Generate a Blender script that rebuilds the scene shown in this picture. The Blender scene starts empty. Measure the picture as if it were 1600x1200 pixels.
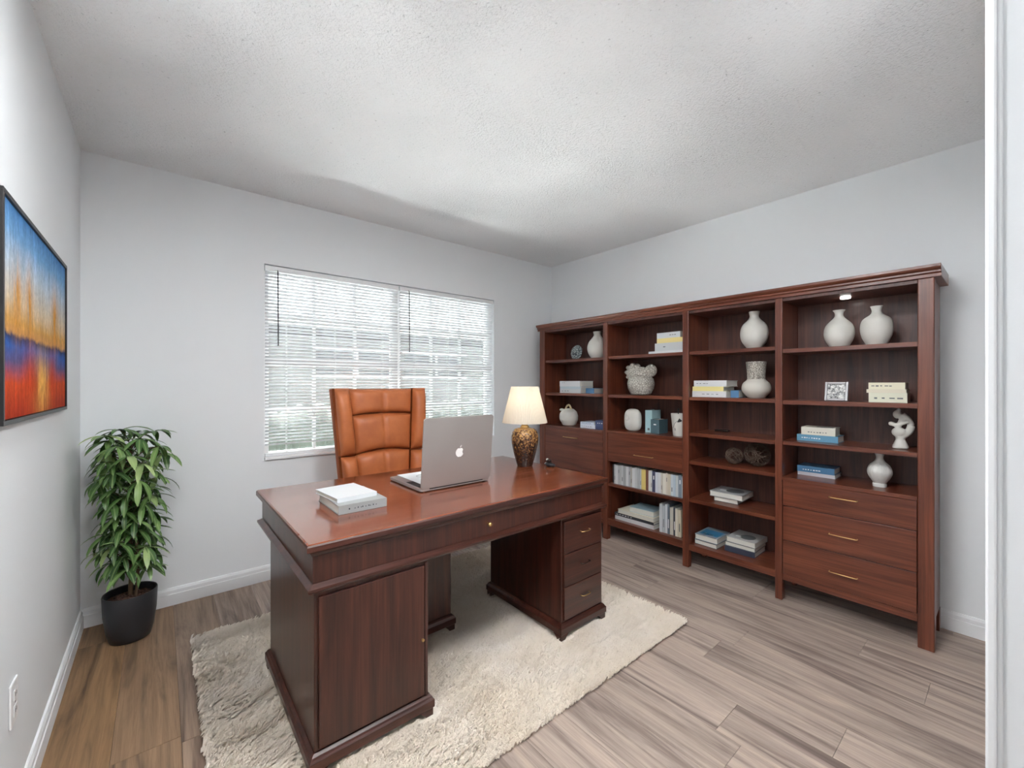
import bpy, bmesh, math, random
import numpy as np
from mathutils import Vector, Matrix

scene = bpy.context.scene
PI = math.pi
# ------------------------------------------------------------------ camera, world, exposure
CAM_H = 1.246
cam_data = bpy.data.cameras.new('camera')
cam_data.sensor_width = 36.0
cam_data.lens = 36.0 * 659.0 / 1600.0
cam_data.clip_start = 0.01
cam = bpy.data.objects.new('camera', cam_data)
scene.collection.objects.link(cam)
cam.location = (0, 0, CAM_H)
cam.rotation_euler = (PI / 2, 0, -math.radians(39.85))
scene.camera = cam

world = bpy.data.worlds.new('overcast_sky')
scene.world = world
world.use_nodes = True
bg = world.node_tree.nodes['Background']
bg.inputs['Color'].default_value = (0.93, 0.97, 1.0, 1)
bg.inputs['Strength'].default_value = 2.0

sun_data = bpy.data.lights.new('sun', 'SUN')
sun_data.energy = 44.0
sun_data.angle = math.radians(2.0)
sun_data.color = (0.98, 0.99, 1.0)
sun = bpy.data.objects.new('sun', sun_data)
COL = scene.collection
COL.objects.link(sun)
sun.rotation_euler = (math.radians(-26), 0, math.radians(15))     # high behind the neighbouring house: falls on the yard and the backs of the slats

vs = scene.view_settings
vs.view_transform = 'Standard'
vs.look = 'None'
vs.exposure = 1.70
vs.gamma = 1.0
vs.use_curve_mapping = False
scene.cycles.max_bounces = 10
scene.cycles.diffuse_bounces = 6
scene.cycles.transparent_max_bounces = 12
scene.cycles.sample_clamp_indirect = 8.0

ROOM_FILL = 32.0      # radiance of the three unseen lamps added as fill light
SIDE_FILL = 15.0
HALL_FILL = 2.0
TABLE_LAMP = 1.0      # watts of the table lamp's bulb

# room
XL, XR, YB, YF, ZC = -0.312, 3.08, 3.06, 0.02, 2.44
YH = -1.70            # far wall of the hall behind the camera
WX0, WX1, WZ0, WZ1 = 0.508, 2.34, 0.765, 2.01

rnd = random.Random(7)

# ------------------------------------------------------------------ helpers
def lin(r, g, b):
    f = lambda c: (c / 255 / 12.92) if c <= 10.3 else ((c / 255 + 0.055) / 1.055) ** 2.4
    return (f(r), f(g), f(b), 1.0)

def setp(o, label=None, cat=None, group=None, kind=None):
    if label: o['label'] = label
    if cat: o['category'] = cat
    if group: o['group'] = group
    if kind: o['kind'] = kind
    return o

LIFT = 0.0007      # hair's gap so that resting things do not share a plane
def thing(name, loc, label, cat, group=None, rz=0.0):
    o = bpy.data.objects.new(name, None)
    o.empty_display_size = 0.05
    COL.objects.link(o)
    o.location = (loc[0], loc[1], loc[2] + LIFT) if loc[2] > 0.1 else loc
    o.rotation_euler = (0, 0, rz)
    return setp(o, label, cat, group)

def obj(name, bm, mat, parent=None, loc=None, smooth=None, bevel=0, label=None):
    me = bpy.data.meshes.new(name)
    bmesh.ops.recalc_face_normals(bm, faces=bm.faces[:])
    bm.to_mesh(me)
    bm.free()
    if smooth is not None:
        me.shade_smooth()
        if smooth < 180:
            me.set_sharp_from_angle(angle=math.radians(smooth))
    me.materials.append(mat)
    return obm(name, me, parent, loc, bevel, label)

def obm(name, me, parent=None, loc=None, bevel=0, label=None):
    o = bpy.data.objects.new(name, me)
    COL.objects.link(o)
    if parent is not None:
        o.parent = parent
    if loc is not None:
        o.location = loc
    if bevel:
        m = o.modifiers.new('edge', 'BEVEL')
        m.width = bevel
        m.segments = 2
        m.limit_method = 'ANGLE'
    if label:
        o['label'] = label
    return o

def B(*boxes):
    bm = bmesh.new()
    for b in boxes:
        box(bm, *b)
    return bm

def box(bm, x0, x1, y0, y1, z0, z1):
    v = [bm.verts.new((x, y, z)) for x in (x0, x1) for y in (y0, y1) for z in (z0, z1)]
    for f in ((0, 1, 3, 2), (4, 6, 7, 5), (0, 4, 5, 1), (2, 3, 7, 6), (0, 2, 6, 4), (1, 5, 7, 3)):
        bm.faces.new([v[i] for i in f])
    return v

def lathe(prof, n=40, bm=None, rib=None, close=True):
    bm = bm or bmesh.new()
    rings = []
    for r, z in prof:
        ring = []
        for k in range(n):
            a = 2 * PI * k / n
            rr = r * (rib(a, z) if rib else 1)
            ring.append(bm.verts.new((rr * math.cos(a), rr * math.sin(a), z)))
        rings.append(ring)
    for a, b in zip(rings, rings[1:]):
        for k in range(n):
            bm.faces.new((a[k], a[(k + 1) % n], b[(k + 1) % n], b[k]))
    if close:
        if prof[0][0] > 1e-5: bm.faces.new(rings[0][::-1])
        if prof[-1][0] > 1e-5: bm.faces.new(rings[-1])
    return bm

def spline(pts, n=8):
    """Catmull-Rom through 2-D/3-D points"""
    P = [Vector(p) for p in pts]
    P = [2 * P[0] - P[1]] + P + [2 * P[-1] - P[-2]]
    out = []
    for i in range(1, len(P) - 2):
        for k in range(n):
            t = k / n
            a, b, c, d = P[i - 1], P[i], P[i + 1], P[i + 2]
            out.append(0.5 * ((2 * b) + (c - a) * t + (2 * a - 5 * b + 4 * c - d) * t * t + (3 * b - a - 3 * c + d) * t ** 3))
    out.append(P[-2])
    return out

def vase_prof(pts, wall=0.004, n=6):
    outer = [(max(p[0], 0.0005), p[1]) for p in spline(pts, n)]
    top = outer[-1]
    inner = [(max(top[0] - wall, 0.001), top[1])] + [(max(r - wall, 0.001), z) for r, z in outer[::-1] if z > outer[0][1] + 0.01][1:]
    inner.append((0.0001, inner[-1][1]))
    return outer + inner

def tube(bm, pts, r, n=8):
    P = [Vector(p) for p in pts]
    rings = []
    up = Vector((0, 0, 1))
    for i, p in enumerate(P):
        t = (P[min(i + 1, len(P) - 1)] - P[max(i - 1, 0)]).normalized()
        a = t.cross(up)
        if a.length < 1e-3: a = t.cross(Vector((1, 0, 0)))
        a.normalize()
        b = t.cross(a)
        rr = r[i] if isinstance(r, (list, tuple)) else r
        rings.append([bm.verts.new(p + (a * math.cos(2 * PI * k / n) + b * math.sin(2 * PI * k / n)) * rr) for k in range(n)])
    for a, b in zip(rings, rings[1:]):
        for k in range(n):
            bm.faces.new((a[k], a[(k + 1) % n], b[(k + 1) % n], b[k]))
    bm.faces.new(rings[0][::-1]); bm.faces.new(rings[-1])
    return bm

def blob(bm, c, r, sub=3):
    r = (r, r, r) if not isinstance(r, (tuple, list)) else r
    m = Matrix.Translation(c) @ Matrix.Diagonal((*r, 1))
    bmesh.ops.create_icosphere(bm, subdivisions=sub, radius=1.0, matrix=m)

def prism(poly, y0, y1, axis='y'):
    """extrude a 2-D outline along an axis: points are the two other coordinates in order"""
    bm = bmesh.new()
    def mk(p, q):
        if axis == 'y': return (p[0], q, p[1])
        if axis == 'x': return (q, p[0], p[1])
        return (p[0], p[1], q)
    a = [bm.verts.new(mk(p, y0)) for p in poly]
    b = [bm.verts.new(mk(p, y1)) for p in poly]
    n = len(poly)
    bm.faces.new(a[::-1]); bm.faces.new(b)
    for i in range(n):
        bm.faces.new((a[i], a[(i + 1) % n], b[(i + 1) % n], b[i]))
    return bm

def remesh(o, size, smooth_it=4):
    m = o.modifiers.new('fuse', 'REMESH')
    m.mode = 'VOXEL'
    m.voxel_size = size
    m.use_smooth_shade = True
    s = o.modifiers.new('soften', 'SMOOTH')
    s.iterations = smooth_it
    s.factor = 0.5

# ------------------------------------------------------------------ materials
class NT:
    def __init__(self, name):
        self.m = bpy.data.materials.new(name)
        self.m.use_nodes = True
        self.t = self.m.node_tree
        self.b = self.t.nodes['Principled BSDF']
        self.out = self.t.nodes['Material Output']
    def n(self, typ, **kw):
        nd = self.t.nodes.new(typ)
        for k, v in kw.items():
            if hasattr(nd, k): setattr(nd, k, v)
            else: nd.inputs[k.replace('_', ' ')].default_value = v
        return nd
    def l(self, a, b): self.t.links.new(a, b)
    def p(self, **kw):
        for k, v in kw.items():
            self.b.inputs[k.replace('_', ' ')].default_value = v
        return self
    def ramp(self, fac, *stops):
        r = self.n('ShaderNodeValToRGB')
        e = r.color_ramp.elements
        e[0].position, e[0].color = stops[0]
        e[1].position, e[1].color = stops[-1]
        for pos, c in stops[1:-1]:
            x = e.new(pos); x.color = c
        self.l(fac, r.inputs[0])
        return r.outputs[0]
    def noise(self, vec, scale, detail=3.0, rough=0.5, dist=0.0):
        nd = self.n('ShaderNodeTexNoise')
        nd.inputs['Scale'].default_value = scale
        nd.inputs['Detail'].default_value = detail
        nd.inputs['Roughness'].default_value = rough
        nd.inputs['Distortion'].default_value = dist
        if vec is not None: self.l(vec, nd.inputs['Vector'])
        return nd.outputs['Fac']
    def mapping(self, vec, scale=(1, 1, 1), loc=(0, 0, 0)):
        nd = self.n('ShaderNodeMapping')
        nd.inputs['Scale'].default_value = scale
        nd.inputs['Location'].default_value = loc
        self.l(vec, nd.inputs['Vector'])
        return nd.outputs[0]
    def mix(self, fac, a, b, mode='MIX'):
        nd = self.n('ShaderNodeMix', data_type='RGBA', blend_type=mode)
        for sock, v in ((nd.inputs[0], fac), (nd.inputs[6], a), (nd.inputs[7], b)):
            if hasattr(v, 'is_linked') or isinstance(v, bpy.types.NodeSocket): self.l(v, sock)
            else: sock.default_value = v
        return nd.outputs[2]
    def math(self, op, a, b=0.0, c=0.0, clamp=False):
        nd = self.n('ShaderNodeMath', operation=op, use_clamp=clamp)
        for i, v in enumerate((a, b, c)):
            if isinstance(v, bpy.types.NodeSocket): self.l(v, nd.inputs[i])
            else: nd.inputs[i].default_value = v
        return nd.outputs[0]
    def bump(self, h, strength, dist=0.01):
        nd = self.n('ShaderNodeBump')
        nd.inputs['Strength'].default_value = strength
        nd.inputs['Distance'].default_value = dist
        self.l(h, nd.inputs['Height'])
        self.l(nd.outputs[0], self.b.inputs['Normal'])
    def color(self, sock): self.l(sock, self.b.inputs['Base Color'])
    def objco(self):
        tc = self.n('ShaderNodeTexCoord')
        return tc.outputs['Object']
    def gen(self):
        return self.n('ShaderNodeTexCoord').outputs['Generated']
    def rand(self):
        return self.n('ShaderNodeObjectInfo').outputs['Random']
    def offset(self, vec, amt=10.0):
        """shift the pattern by a random amount for every object"""
        r = self.rand()
        cb = self.n('ShaderNodeCombineXYZ')
        for i, k in enumerate((1.0, 0.731, 1.37)):
            self.l(self.math('MULTIPLY', r, amt * k), cb.inputs[i])
        va = self.n('ShaderNodeVectorMath', operation='ADD')
        self.l(vec, va.inputs[0]); self.l(cb.outputs[0], va.inputs[1])
        return va.outputs[0]

def plain(name, col, rough=0.5, metal=0.0, **kw):
    m = NT(name)
    m.p(Base_Color=col, Roughness=rough, Metallic=metal)
    for k, v in kw.items():
        m.b.inputs[k.replace('_', ' ')].default_value = v
    return m.m

def wood(name, grain, dark, mid, light, rough=0.32, coat=0.25, coat_rough=0.12):
    m = NT(name)
    v = m.offset(m.objco(), 13.0)
    s = {'x': (0.9, 14, 14), 'y': (14, 0.9, 14), 'z': (14, 14, 0.9)}[grain]
    f = {'x': (3, 150, 150), 'y': (150, 3, 150), 'z': (150, 150, 3)}[grain]
    a = m.noise(m.mapping(v, s), 1.6, 6, 0.6, 0.8)
    b = m.noise(m.mapping(v, f), 1.0, 3, 0.6)
    c = m.ramp(a, (0.3, dark), (0.5, mid), (0.72, light))
    c = m.mix(0.55, c, m.ramp(b, (0.3, (0.45, 0.42, 0.42, 1)), (0.62, (1.15, 1.15, 1.15, 1))), 'MULTIPLY')
    m.color(c)
    m.p(Roughness=rough, Coat_Weight=coat, Coat_Roughness=coat_rough)
    m.bump(b, 0.04, 0.002)
    return m.m

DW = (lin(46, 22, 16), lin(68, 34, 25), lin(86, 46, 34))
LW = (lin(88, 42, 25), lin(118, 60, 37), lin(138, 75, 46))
BW = (lin(80, 38, 25), lin(106, 55, 37), lin(124, 69, 47))
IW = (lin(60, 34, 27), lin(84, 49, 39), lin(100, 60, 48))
M = {}
for g in 'xyz':
    M['desk_' + g] = wood('mahogany_' + g, g, *DW)
    M['case_' + g] = wood('cherry_' + g, g, *BW)
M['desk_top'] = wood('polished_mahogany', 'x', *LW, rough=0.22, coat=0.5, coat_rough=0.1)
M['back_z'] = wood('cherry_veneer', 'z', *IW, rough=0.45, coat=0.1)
M['brass'] = plain('brass', lin(214, 178, 120), 0.28, 1.0)
M['dark_metal'] = plain('dark_metal', lin(60, 48, 44), 0.4, 0.8)
M['silver'] = plain('aluminium', lin(178, 172, 168), 0.42, 0.65)
M['chrome'] = plain('chrome', lin(200, 200, 205), 0.2, 1.0)
M['white'] = plain('white_paint', lin(235, 237, 238), 0.45)
M['white_gloss'] = plain('white_plastic', lin(240, 240, 240), 0.3)
M['black'] = plain('black_lacquer', lin(24, 22, 23), 0.4)
M['black_plastic'] = plain('black_plastic', lin(35, 35, 38), 0.5)
M['pages'] = plain('book_pages', lin(208, 206, 197), 0.8)

def wall_mat(name, col, bump=0.08, scale=180):
    m = NT(name)
    v = m.objco()
    m.p(Base_Color=col, Roughness=0.75)
    m.bump(m.noise(v, scale, 3, 0.6), bump, 0.002)
    return m.m
M['wall'] = wall_mat('wall_paint', lin(233, 236, 238))
M['trim'] = wall_mat('trim_paint', lin(236, 238, 240), 0.03, 60)

m = NT('popcorn_ceiling')
v = m.objco()
h1 = m.noise(v, 95, 4, 0.65, 0.3)
patch = m.noise(v, 1.6, 2, 0.5)
h = m.math('MULTIPLY', m.math('POWER', h1, 3.0), m.ramp(patch, (0.35, (0.25, 0.25, 0.25, 1)), (0.65, (1, 1, 1, 1))))
m.color(m.mix(m.math('MULTIPLY', m.ramp(m.noise(v, 70, 2, 0.5), (0.70, (0, 0, 0, 1)), (0.74, (1, 1, 1, 1))), 0.35), lin(245, 246, 247), lin(150, 152, 153)))
m.p(Roughness=0.85)
m.bump(h, 0.9, 0.02)
M['ceiling'] = m.m

m = NT('vinyl_plank')
v = m.offset(m.objco(), 17.0)
a = m.noise(m.mapping(v, (7, 0.55, 1)), 1.5, 5, 0.62, 1.2)
b = m.noise(m.mapping(v, (60, 2.2, 1)), 1.0, 4, 0.7, 0.4)
oi = m.n('ShaderNodeObjectInfo')
c = m.ramp(a, (0.32, (0.44, 0.40, 0.41, 1)), (0.48, (0.95, 0.92, 0.91, 1)), (0.7, (1.28, 1.22, 1.18, 1)))
c = m.mix(1.0, c, m.ramp(b, (0.3, (0.66, 0.64, 0.63, 1)), (0.6, (1.06, 1.06, 1.06, 1))), 'MULTIPLY')
m.color(m.mix(1.0, c, oi.outputs['Color'], 'MULTIPLY'))
m.p(Roughness=0.48, Specular_IOR_Level=0.4)
m.bump(b, 0.12, 0.003)
M['plank'] = m.m
M['subfloor'] = plain('subfloor', lin(50, 42, 36), 0.9)

m = NT('leather')
v = m.objco()
g = m.n('ShaderNodeTexVoronoi')
g.inputs['Scale'].default_value = 320
m.l(v, g.inputs['Vector'])
m.color(m.ramp(m.noise(v, 9, 3, 0.6), (0.3, lin(172, 96, 54)), (0.7, lin(194, 112, 64))))
m.p(Roughness=0.42, Specular_IOR_Level=0.45)
m.bump(g.outputs['Distance'], 0.12, 0.001)
M['leather'] = m.m
M['leather_piping'] = plain('leather_piping', lin(150, 82, 46), 0.5)

m = NT('ceramic_matt')
v = m.objco()
m.p(Base_Color=lin(206, 204, 197), Roughness=0.65)
m.bump(m.noise(m.mapping(v, (1, 1, 0.6)), 110, 3, 0.6), 0.2, 0.002)
M['ceramic'] = m.m
m = NT('ceramic_ribbed')
v = m.objco()
m.p(Base_Color=lin(206, 205, 201), Roughness=0.6)
m.bump(m.noise(m.mapping(v, (1, 1, 0.15)), 130, 2, 0.5), 0.5, 0.004)
M['ceramic_rib'] = m.m
m = NT('ceramic_carved')
v = m.objco()
g = m.n('ShaderNodeTexVoronoi', feature='DISTANCE_TO_EDGE')
g.inputs['Scale'].default_value = 62
m.l(v, g.inputs['Vector'])
hh = m.ramp(g.outputs['Distance'], (0.0, (0, 0, 0, 1)), (0.14, (1, 1, 1, 1)))
m.color(m.mix(hh, lin(134, 128, 119), lin(204, 200, 190)))
m.p(Roughness=0.7)
m.bump(hh, 0.7, 0.004)
M['ceramic_carved'] = m.m
m = NT('ceramic_half_carved')      # carved neck, smooth belly
v = m.objco()
g = m.n('ShaderNodeTexVoronoi', feature='DISTANCE_TO_EDGE')
g.inputs['Scale'].default_value = 95
m.l(v, g.inputs['Vector'])
sx = m.n('ShaderNodeSeparateXYZ'); m.l(v, sx.inputs[0])
hh = m.math('MAXIMUM', m.ramp(g.outputs['Distance'], (0.0, (0, 0, 0, 1)), (0.2, (1, 1, 1, 1))), m.math('LESS_THAN', sx.outputs[2], 0.118))
m.color(m.mix(hh, lin(112, 104, 96), lin(204, 200, 190)))
m.p(Roughness=0.65)
m.bump(hh, 0.6, 0.004)
M['ceramic_half'] = m.m
m = NT('patterned_glaze')
v = m.objco()
g = m.n('ShaderNodeTexVoronoi', feature='DISTANCE_TO_EDGE')
g.inputs['Scale'].default_value = 60
m.l(v, g.inputs['Vector'])
m.color(m.ramp(g.outputs['Distance'], (0.05, lin(38, 52, 60)), (0.22, lin(180, 190, 188))))
m.p(Roughness=0.35)
M['pattern'] = m.m
m = NT('mottled_glaze')
v = m.objco()
sx = m.n('ShaderNodeSeparateXYZ'); m.l(v, sx.inputs[0])
n1 = m.noise(v, 85, 4, 0.7)
up = m.ramp(sx.outputs[2], (0.02, (0.0, 0.0, 0.0, 1)), (0.235, (0.30, 0.30, 0.30, 1)))
m.color(m.ramp(m.math('ADD', n1, m.math('SUBTRACT', up, 0.09)), (0.50, lin(44, 28, 21)), (0.60, lin(92, 60, 36)), (0.74, lin(196, 150, 88))))
m.p(Roughness=0.22, Coat_Weight=0.4)
m.bump(n1, 0.3, 0.003)
M['lamp_glaze'] = m.m
m = NT('lamp_shade_fabric')
d = m.n('ShaderNodeBsdfDiffuse'); d.inputs[0].default_value = lin(226, 219, 206)
tl = m.n('ShaderNodeBsdfTranslucent'); tl.inputs[0].default_value = lin(250, 240, 222)
mx = m.n('ShaderNodeMixShader'); mx.inputs[0].default_value = 0.45
m.l(d.outputs[0], mx.inputs[1]); m.l(tl.outputs[0], mx.inputs[2]); m.l(mx.outputs[0], m.out.inputs[0])
M['shade'] = m.m
m = NT('blind_vinyl')
d = m.n('ShaderNodeBsdfDiffuse'); d.inputs[0].default_value = lin(244, 245, 246)
tl = m.n('ShaderNodeBsdfTranslucent'); tl.inputs[0].default_value = lin(240, 242, 244)
mx = m.n('ShaderNodeMixShader'); mx.inputs[0].default_value = 0.2
m.l(d.outputs[0], mx.inputs[1]); m.l(tl.outputs[0], mx.inputs[2]); m.l(mx.outputs[0], m.out.inputs[0])
M['blind'] = m.m
m = NT('window_glass')
tr = m.n('ShaderNodeBsdfTransparent'); tr.inputs[0].default_value = (0.96, 0.98, 0.97, 1)
gl = m.n('ShaderNodeBsdfGlossy'); gl.inputs['Roughness'].default_value = 0.02
fr = m.n('ShaderNodeFresnel'); fr.inputs[0].default_value = 1.35
mx = m.n('ShaderNodeMixShader')
m.l(fr.outputs[0], mx.inputs[0]); m.l(tr.outputs[0], mx.inputs[1]); m.l(gl.outputs[0], mx.inputs[2]); m.l(mx.outputs[0], m.out.inputs[0])
M['glass'] = m.m

m = NT('leaf_green')
v = m.objco()
sx = m.n('ShaderNodeSeparateXYZ'); m.l(v, sx.inputs[0])
edge = m.math('ABSOLUTE', sx.outputs[1])
base = m.ramp(m.rand(), (0.0, lin(44, 76, 36)), (0.5, lin(78, 116, 56)), (0.85, lin(116, 150, 84)), (1.0, lin(164, 184, 124)))
stripe = m.ramp(m.math('ABSOLUTE', sx.outputs[1]), (0.0, lin(150, 176, 116)), (0.0035, (0.5, 0.5, 0.5, 1)))
c = m.mix(m.ramp(edge, (0.0, (0.45, 0.45, 0.45, 1)), (0.003, (0, 0, 0, 1))), base, lin(166, 186, 126))
m.color(c)
m.p(Roughness=0.38, Specular_IOR_Level=0.5)
M['leaf'] = m.m
M['bark'] = plain('plant_bark', lin(96, 76, 56), 0.85)
m = NT('potting_soil')
v = m.objco()
m.color(m.ramp(m.noise(v, 90, 4, 0.7), (0.35, lin(38, 24, 18)), (0.65, lin(96, 64, 48))))
m.p(Roughness=0.95)
m.bump(m.noise(v, 60, 3, 0.6), 1.0, 0.02)
M['soil'] = m.m
M['pot'] = plain('pot_charcoal', lin(42, 42, 45), 0.42)

m = NT('abstract_painting')          # oil canvas: blue sky, ochre towers, blue waterline, red foreground
v = m.gen()
sx = m.n('ShaderNodeSeparateXYZ'); m.l(v, sx.inputs[0])
U, V = sx.outputs[1], sx.outputs[2]
streak = m.noise(m.mapping(v, (1, 22, 2.0)), 1.0, 5, 0.65, 0.3)
blot = m.noise(m.mapping(v, (1, 7, 5)), 1.0, 6, 0.7, 0.6)
Vw = m.math('ADD', V, m.math('MULTIPLY', m.math('SUBTRACT', blot, 0.5), 0.10))
sky = m.ramp(Vw, (0.0, lin(170, 50, 22)), (0.16, lin(206, 76, 30)), (0.27, lin(88, 84, 130)), (0.34, lin(48, 92, 168)), (0.385, lin(40, 58, 100)), (0.41, lin(206, 150, 88)), (0.46, lin(210, 158, 84)), (0.56, lin(212, 194, 166)), (0.74, lin(180, 196, 210)), (0.88, lin(112, 160, 204)), (1.0, lin(74, 130, 188)))
def bell(x, c, w):
    return m.math('POWER', 2.718, m.math('MULTIPLY', -1.0, m.math('POWER', m.math('DIVIDE', m.math('SUBTRACT', x, c), w), 2.0)))
tower = m.math('MULTIPLY', m.math('ADD', m.math('ADD', bell(U, 0.16, 0.05), bell(U, 0.32, 0.05)), bell(U, 0.76, 0.07)), m.math('MULTIPLY', bell(V, 0.57, 0.17), m.ramp(streak, (0.35, (0, 0, 0, 1)), (0.55, (1, 1, 1, 1)))), clamp=True)
c = m.mix(tower, sky, lin(206, 140, 40))
shine = m.math('MULTIPLY', m.math('MULTIPLY', bell(U, 0.52, 0.13), bell(V, 0.16, 0.17)), m.ramp(streak, (0.3, (0.25, 0.25, 0.25, 1)), (0.55, (1, 1, 1, 1))), clamp=True)
c = m.mix(shine, c, lin(240, 186, 92))
red = m.math('MULTIPLY', m.math('ADD', bell(U, 0.34, 0.10), bell(U, 0.70, 0.07)), bell(V, 0.18, 0.13), clamp=True)
c = m.mix(m.math('MULTIPLY', red, 0.85), c, lin(206, 66, 22))
c = m.mix(0.6, c, m.ramp(streak, (0.3, (0.45, 0.45, 0.45, 1)), (0.7, (1.4, 1.4, 1.4, 1))), 'MULTIPLY')
c = m.mix(0.5, c, m.ramp(m.noise(m.mapping(v, (1, 60, 26)), 1.0, 4, 0.7), (0.3, (0.55, 0.55, 0.55, 1)), (0.7, (1.35, 1.35, 1.35, 1))), 'MULTIPLY')
m.color(c)
m.p(Roughness=0.85, Specular_IOR_Level=0.15)
m.bump(m.noise(m.mapping(v, (1, 40, 14)), 1.0, 4, 0.7), 0.4, 0.004)
M['painting'] = m.m

m = NT('rug_wool')
v = m.objco()
n1 = m.noise(v, 2.2, 3, 0.6)
c = m.ramp(n1, (0.35, lin(226, 213, 196)), (0.55, lin(236, 226, 214)), (0.7, lin(240, 233, 226)))
c = m.mix(m.math('MULTIPLY', m.noise(v, 26, 3, 0.6), 0.35), c, lin(196, 182, 160))
m.color(c)
m.p(Roughness=0.95, Specular_IOR_Level=0.1)
m.bump(m.noise(m.mapping(v, (50, 18, 50)), 1.0, 4, 0.7), 0.8, 0.01)
M['rug'] = m.m
m = NT('photo_print')
v = m.gen()
m.color(m.ramp(m.noise(v, 5, 4, 0.7, 0.5), (0.4, lin(46, 48, 52)), (0.62, lin(225, 225, 222))))
m.p(Roughness=0.25)
M['print'] = m.m
M['lamp_glow'] = None

def glow(name, col, s):
    m = NT(name)
    m.p(Base_Color=col, Emission_Color=col, Emission_Strength=s)
    return m.m

# ------------------------------------------------------------------ room shell
T = 0.12
floor = obj('floor', B((XL - T, XR + T, YH - T, YB + T, -0.06, -0.012)), M['subfloor'])
setp(floor, 'grey-brown wood-look vinyl plank floor', kind='structure')
pw = 0.185
x = XL
row = 0
warm, cool = Vector(lin(140, 112, 82)[:3]), Vector(lin(170, 156, 146)[:3])
plank_meshes = {}
while x < XR - 0.001:
    x1 = min(x + pw, XR)
    y = YH - rnd.random() * 1.1
    while y < YB:
        y0, y1 = max(y, YH), min(y + 1.22, YB)
        if y1 - y0 > 0.02:
            bm = B((x + 0.0006, x1 - 0.0006, y0 + 0.0006, y1 - 0.0006, -0.012, 0.0))
            o = obj('plank', bm, M['plank'], floor)
            t = min(max((0.5 * (x + x1) + 0.12) / 0.65, 0), 1)
            cc = warm.lerp(cool, t) * rnd.uniform(0.92, 1.07)
            o.color = (cc[0], cc[1], cc[2], 1)
        y += 1.22
    x += pw
    row += 1

ceil = obj('ceiling', B((XL - T, XR + T, YH - T, YB + T, ZC, ZC + 0.1)), M['ceiling'])
setp(ceil, 'white popcorn-textured ceiling', kind='structure')
setp(obj('wall_left', B((XL - T, XL, YH - T, YB + T, -0.012, ZC)), M['wall']), 'white wall that carries the painting', kind='structure')
setp(obj('wall_right', B((XR, XR + T, YH - T, YB + T, -0.012, ZC)), M['wall']), 'white wall behind the bookcase', kind='structure')
setp(obj('wall_back', B((XL, WX0, YB, YB + T, -0.012, ZC), (WX1, XR, YB, YB + T, -0.012, ZC), (WX0, WX1, YB, YB + T, -0.012, WZ0), (WX0, WX1, YB, YB + T, WZ1, ZC)), M['wall']), 'white wall around the window', kind='structure')
DX = 1.0
setp(obj('wall_front', B((DX, XR, YF - T, YF, -0.012, ZC)), M['wall'], bevel=0.004), 'white wall beside the doorway opening', kind='structure')
setp(obj('wall_hall', B((XL, XR, YH - T, YH, -0.012, ZC)), M['wall']), 'white hall wall beyond the doorway', kind='structure')
tr = obj('trim_1', B((DX - 0.012, DX + 0.055, YF, YF + 0.012, 0, ZC - 0.001)), M['trim'], bevel=0.003)
setp(tr, 'white casing strip on the edge of the doorway opening', kind='structure')
obj('bead', lathe([(0.004, 0.0), (0.004, ZC - 0.002)], 12), M['trim'], tr, (DX - 0.003, YF - 0.002, 0), smooth=60)

def baseboard(name, p0, p1, inward, label):
    """profiled board from p0 to p1, thickness towards 'inward'"""
    p0, p1, n = Vector(p0), Vector(p1), Vector(inward)
    prof = [(0, 0), (0.014, 0), (0.014, 0.062), (0.011, 0.066), (0.011, 0.083), (0.006, 0.095), (0, 0.097)]
    bm = bmesh.new()
    rings = []
    for p in (p0, p1):
        rings.append([bm.verts.new((p.x + n.x * a, p.y + n.y * a, z)) for a, z in prof])
    k = len(prof)
    for i in range(k):
        bm.faces.new((rings[0][i], rings[0][(i + 1) % k], rings[1][(i + 1) % k], rings[1][i]))
    bm.faces.new(rings[0][::-1]); bm.faces.new(rings[1])
    return setp(obj(name, bm, M['trim']), label, kind='structure')
baseboard('baseboard_back', (XL, YB), (XR, YB), (0, -1), 'white moulded baseboard under the window')
baseboard('baseboard_left', (XL, YH), (XL, YB - 0.014), (1, 0), 'white moulded baseboard below the painting')
baseboard('baseboard_right', (XR, YF), (XR, YB - 0.014), (-1, 0), 'white moulded baseboard behind the bookcase')

# ------------------------------------------------------------------ window
WM = 0.5 * (WX0 + WX1)
for i, (a, b) in enumerate(((WX0, WM), (WM, WX1))):
    fr = 0.035
    ya, yb = YB + 0.062, YB + 0.11
    zm = 1.39
    w = obj('window_%d' % (i + 1), B((a, a + fr, ya, yb, WZ0, WZ1), (b - fr, b, ya, yb, WZ0, WZ1), (a + fr, b - fr, ya, yb, WZ0, WZ0 + fr), (a + fr, b - fr, ya, yb, WZ1 - fr, WZ1), (a + fr, b - fr, ya, yb, zm - 0.022, zm + 0.022)), M['white_gloss'])
    setp(w, 'white window sash with muntins behind the blind', kind='structure')
    for k in (1, 2):
        xm = a + fr + (b - a - 2 * fr) * k / 3
        for z0, z1 in ((WZ0 + fr, zm - 0.022), (zm + 0.022, WZ1 - fr)):
            obj('muntin', B((xm - 0.009, xm + 0.009, ya + 0.012, yb - 0.01, z0, z1)), M['white_gloss'], w)
    for z0, z1 in ((WZ0 + fr, zm - 0.022), (zm + 0.022, WZ1 - fr)):
        zz = 0.5 * (z0 + z1)
        obj('muntin', B((a + fr, b - fr, ya + 0.014, yb - 0.012, zz - 0.008, zz + 0.008)), M['white_gloss'], w)
        obj('pane', B((a + fr, b - fr, yb - 0.009, yb - 0.005, z0, z1)), M['glass'], w)
sill = obj('trim_2', B((WX0 + 0.001, WX1 - 0.001, YB - 0.018, YB + 0.062, WZ0 - 0.002, WZ0 + 0.016)), M['trim'], bevel=0.003)
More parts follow.
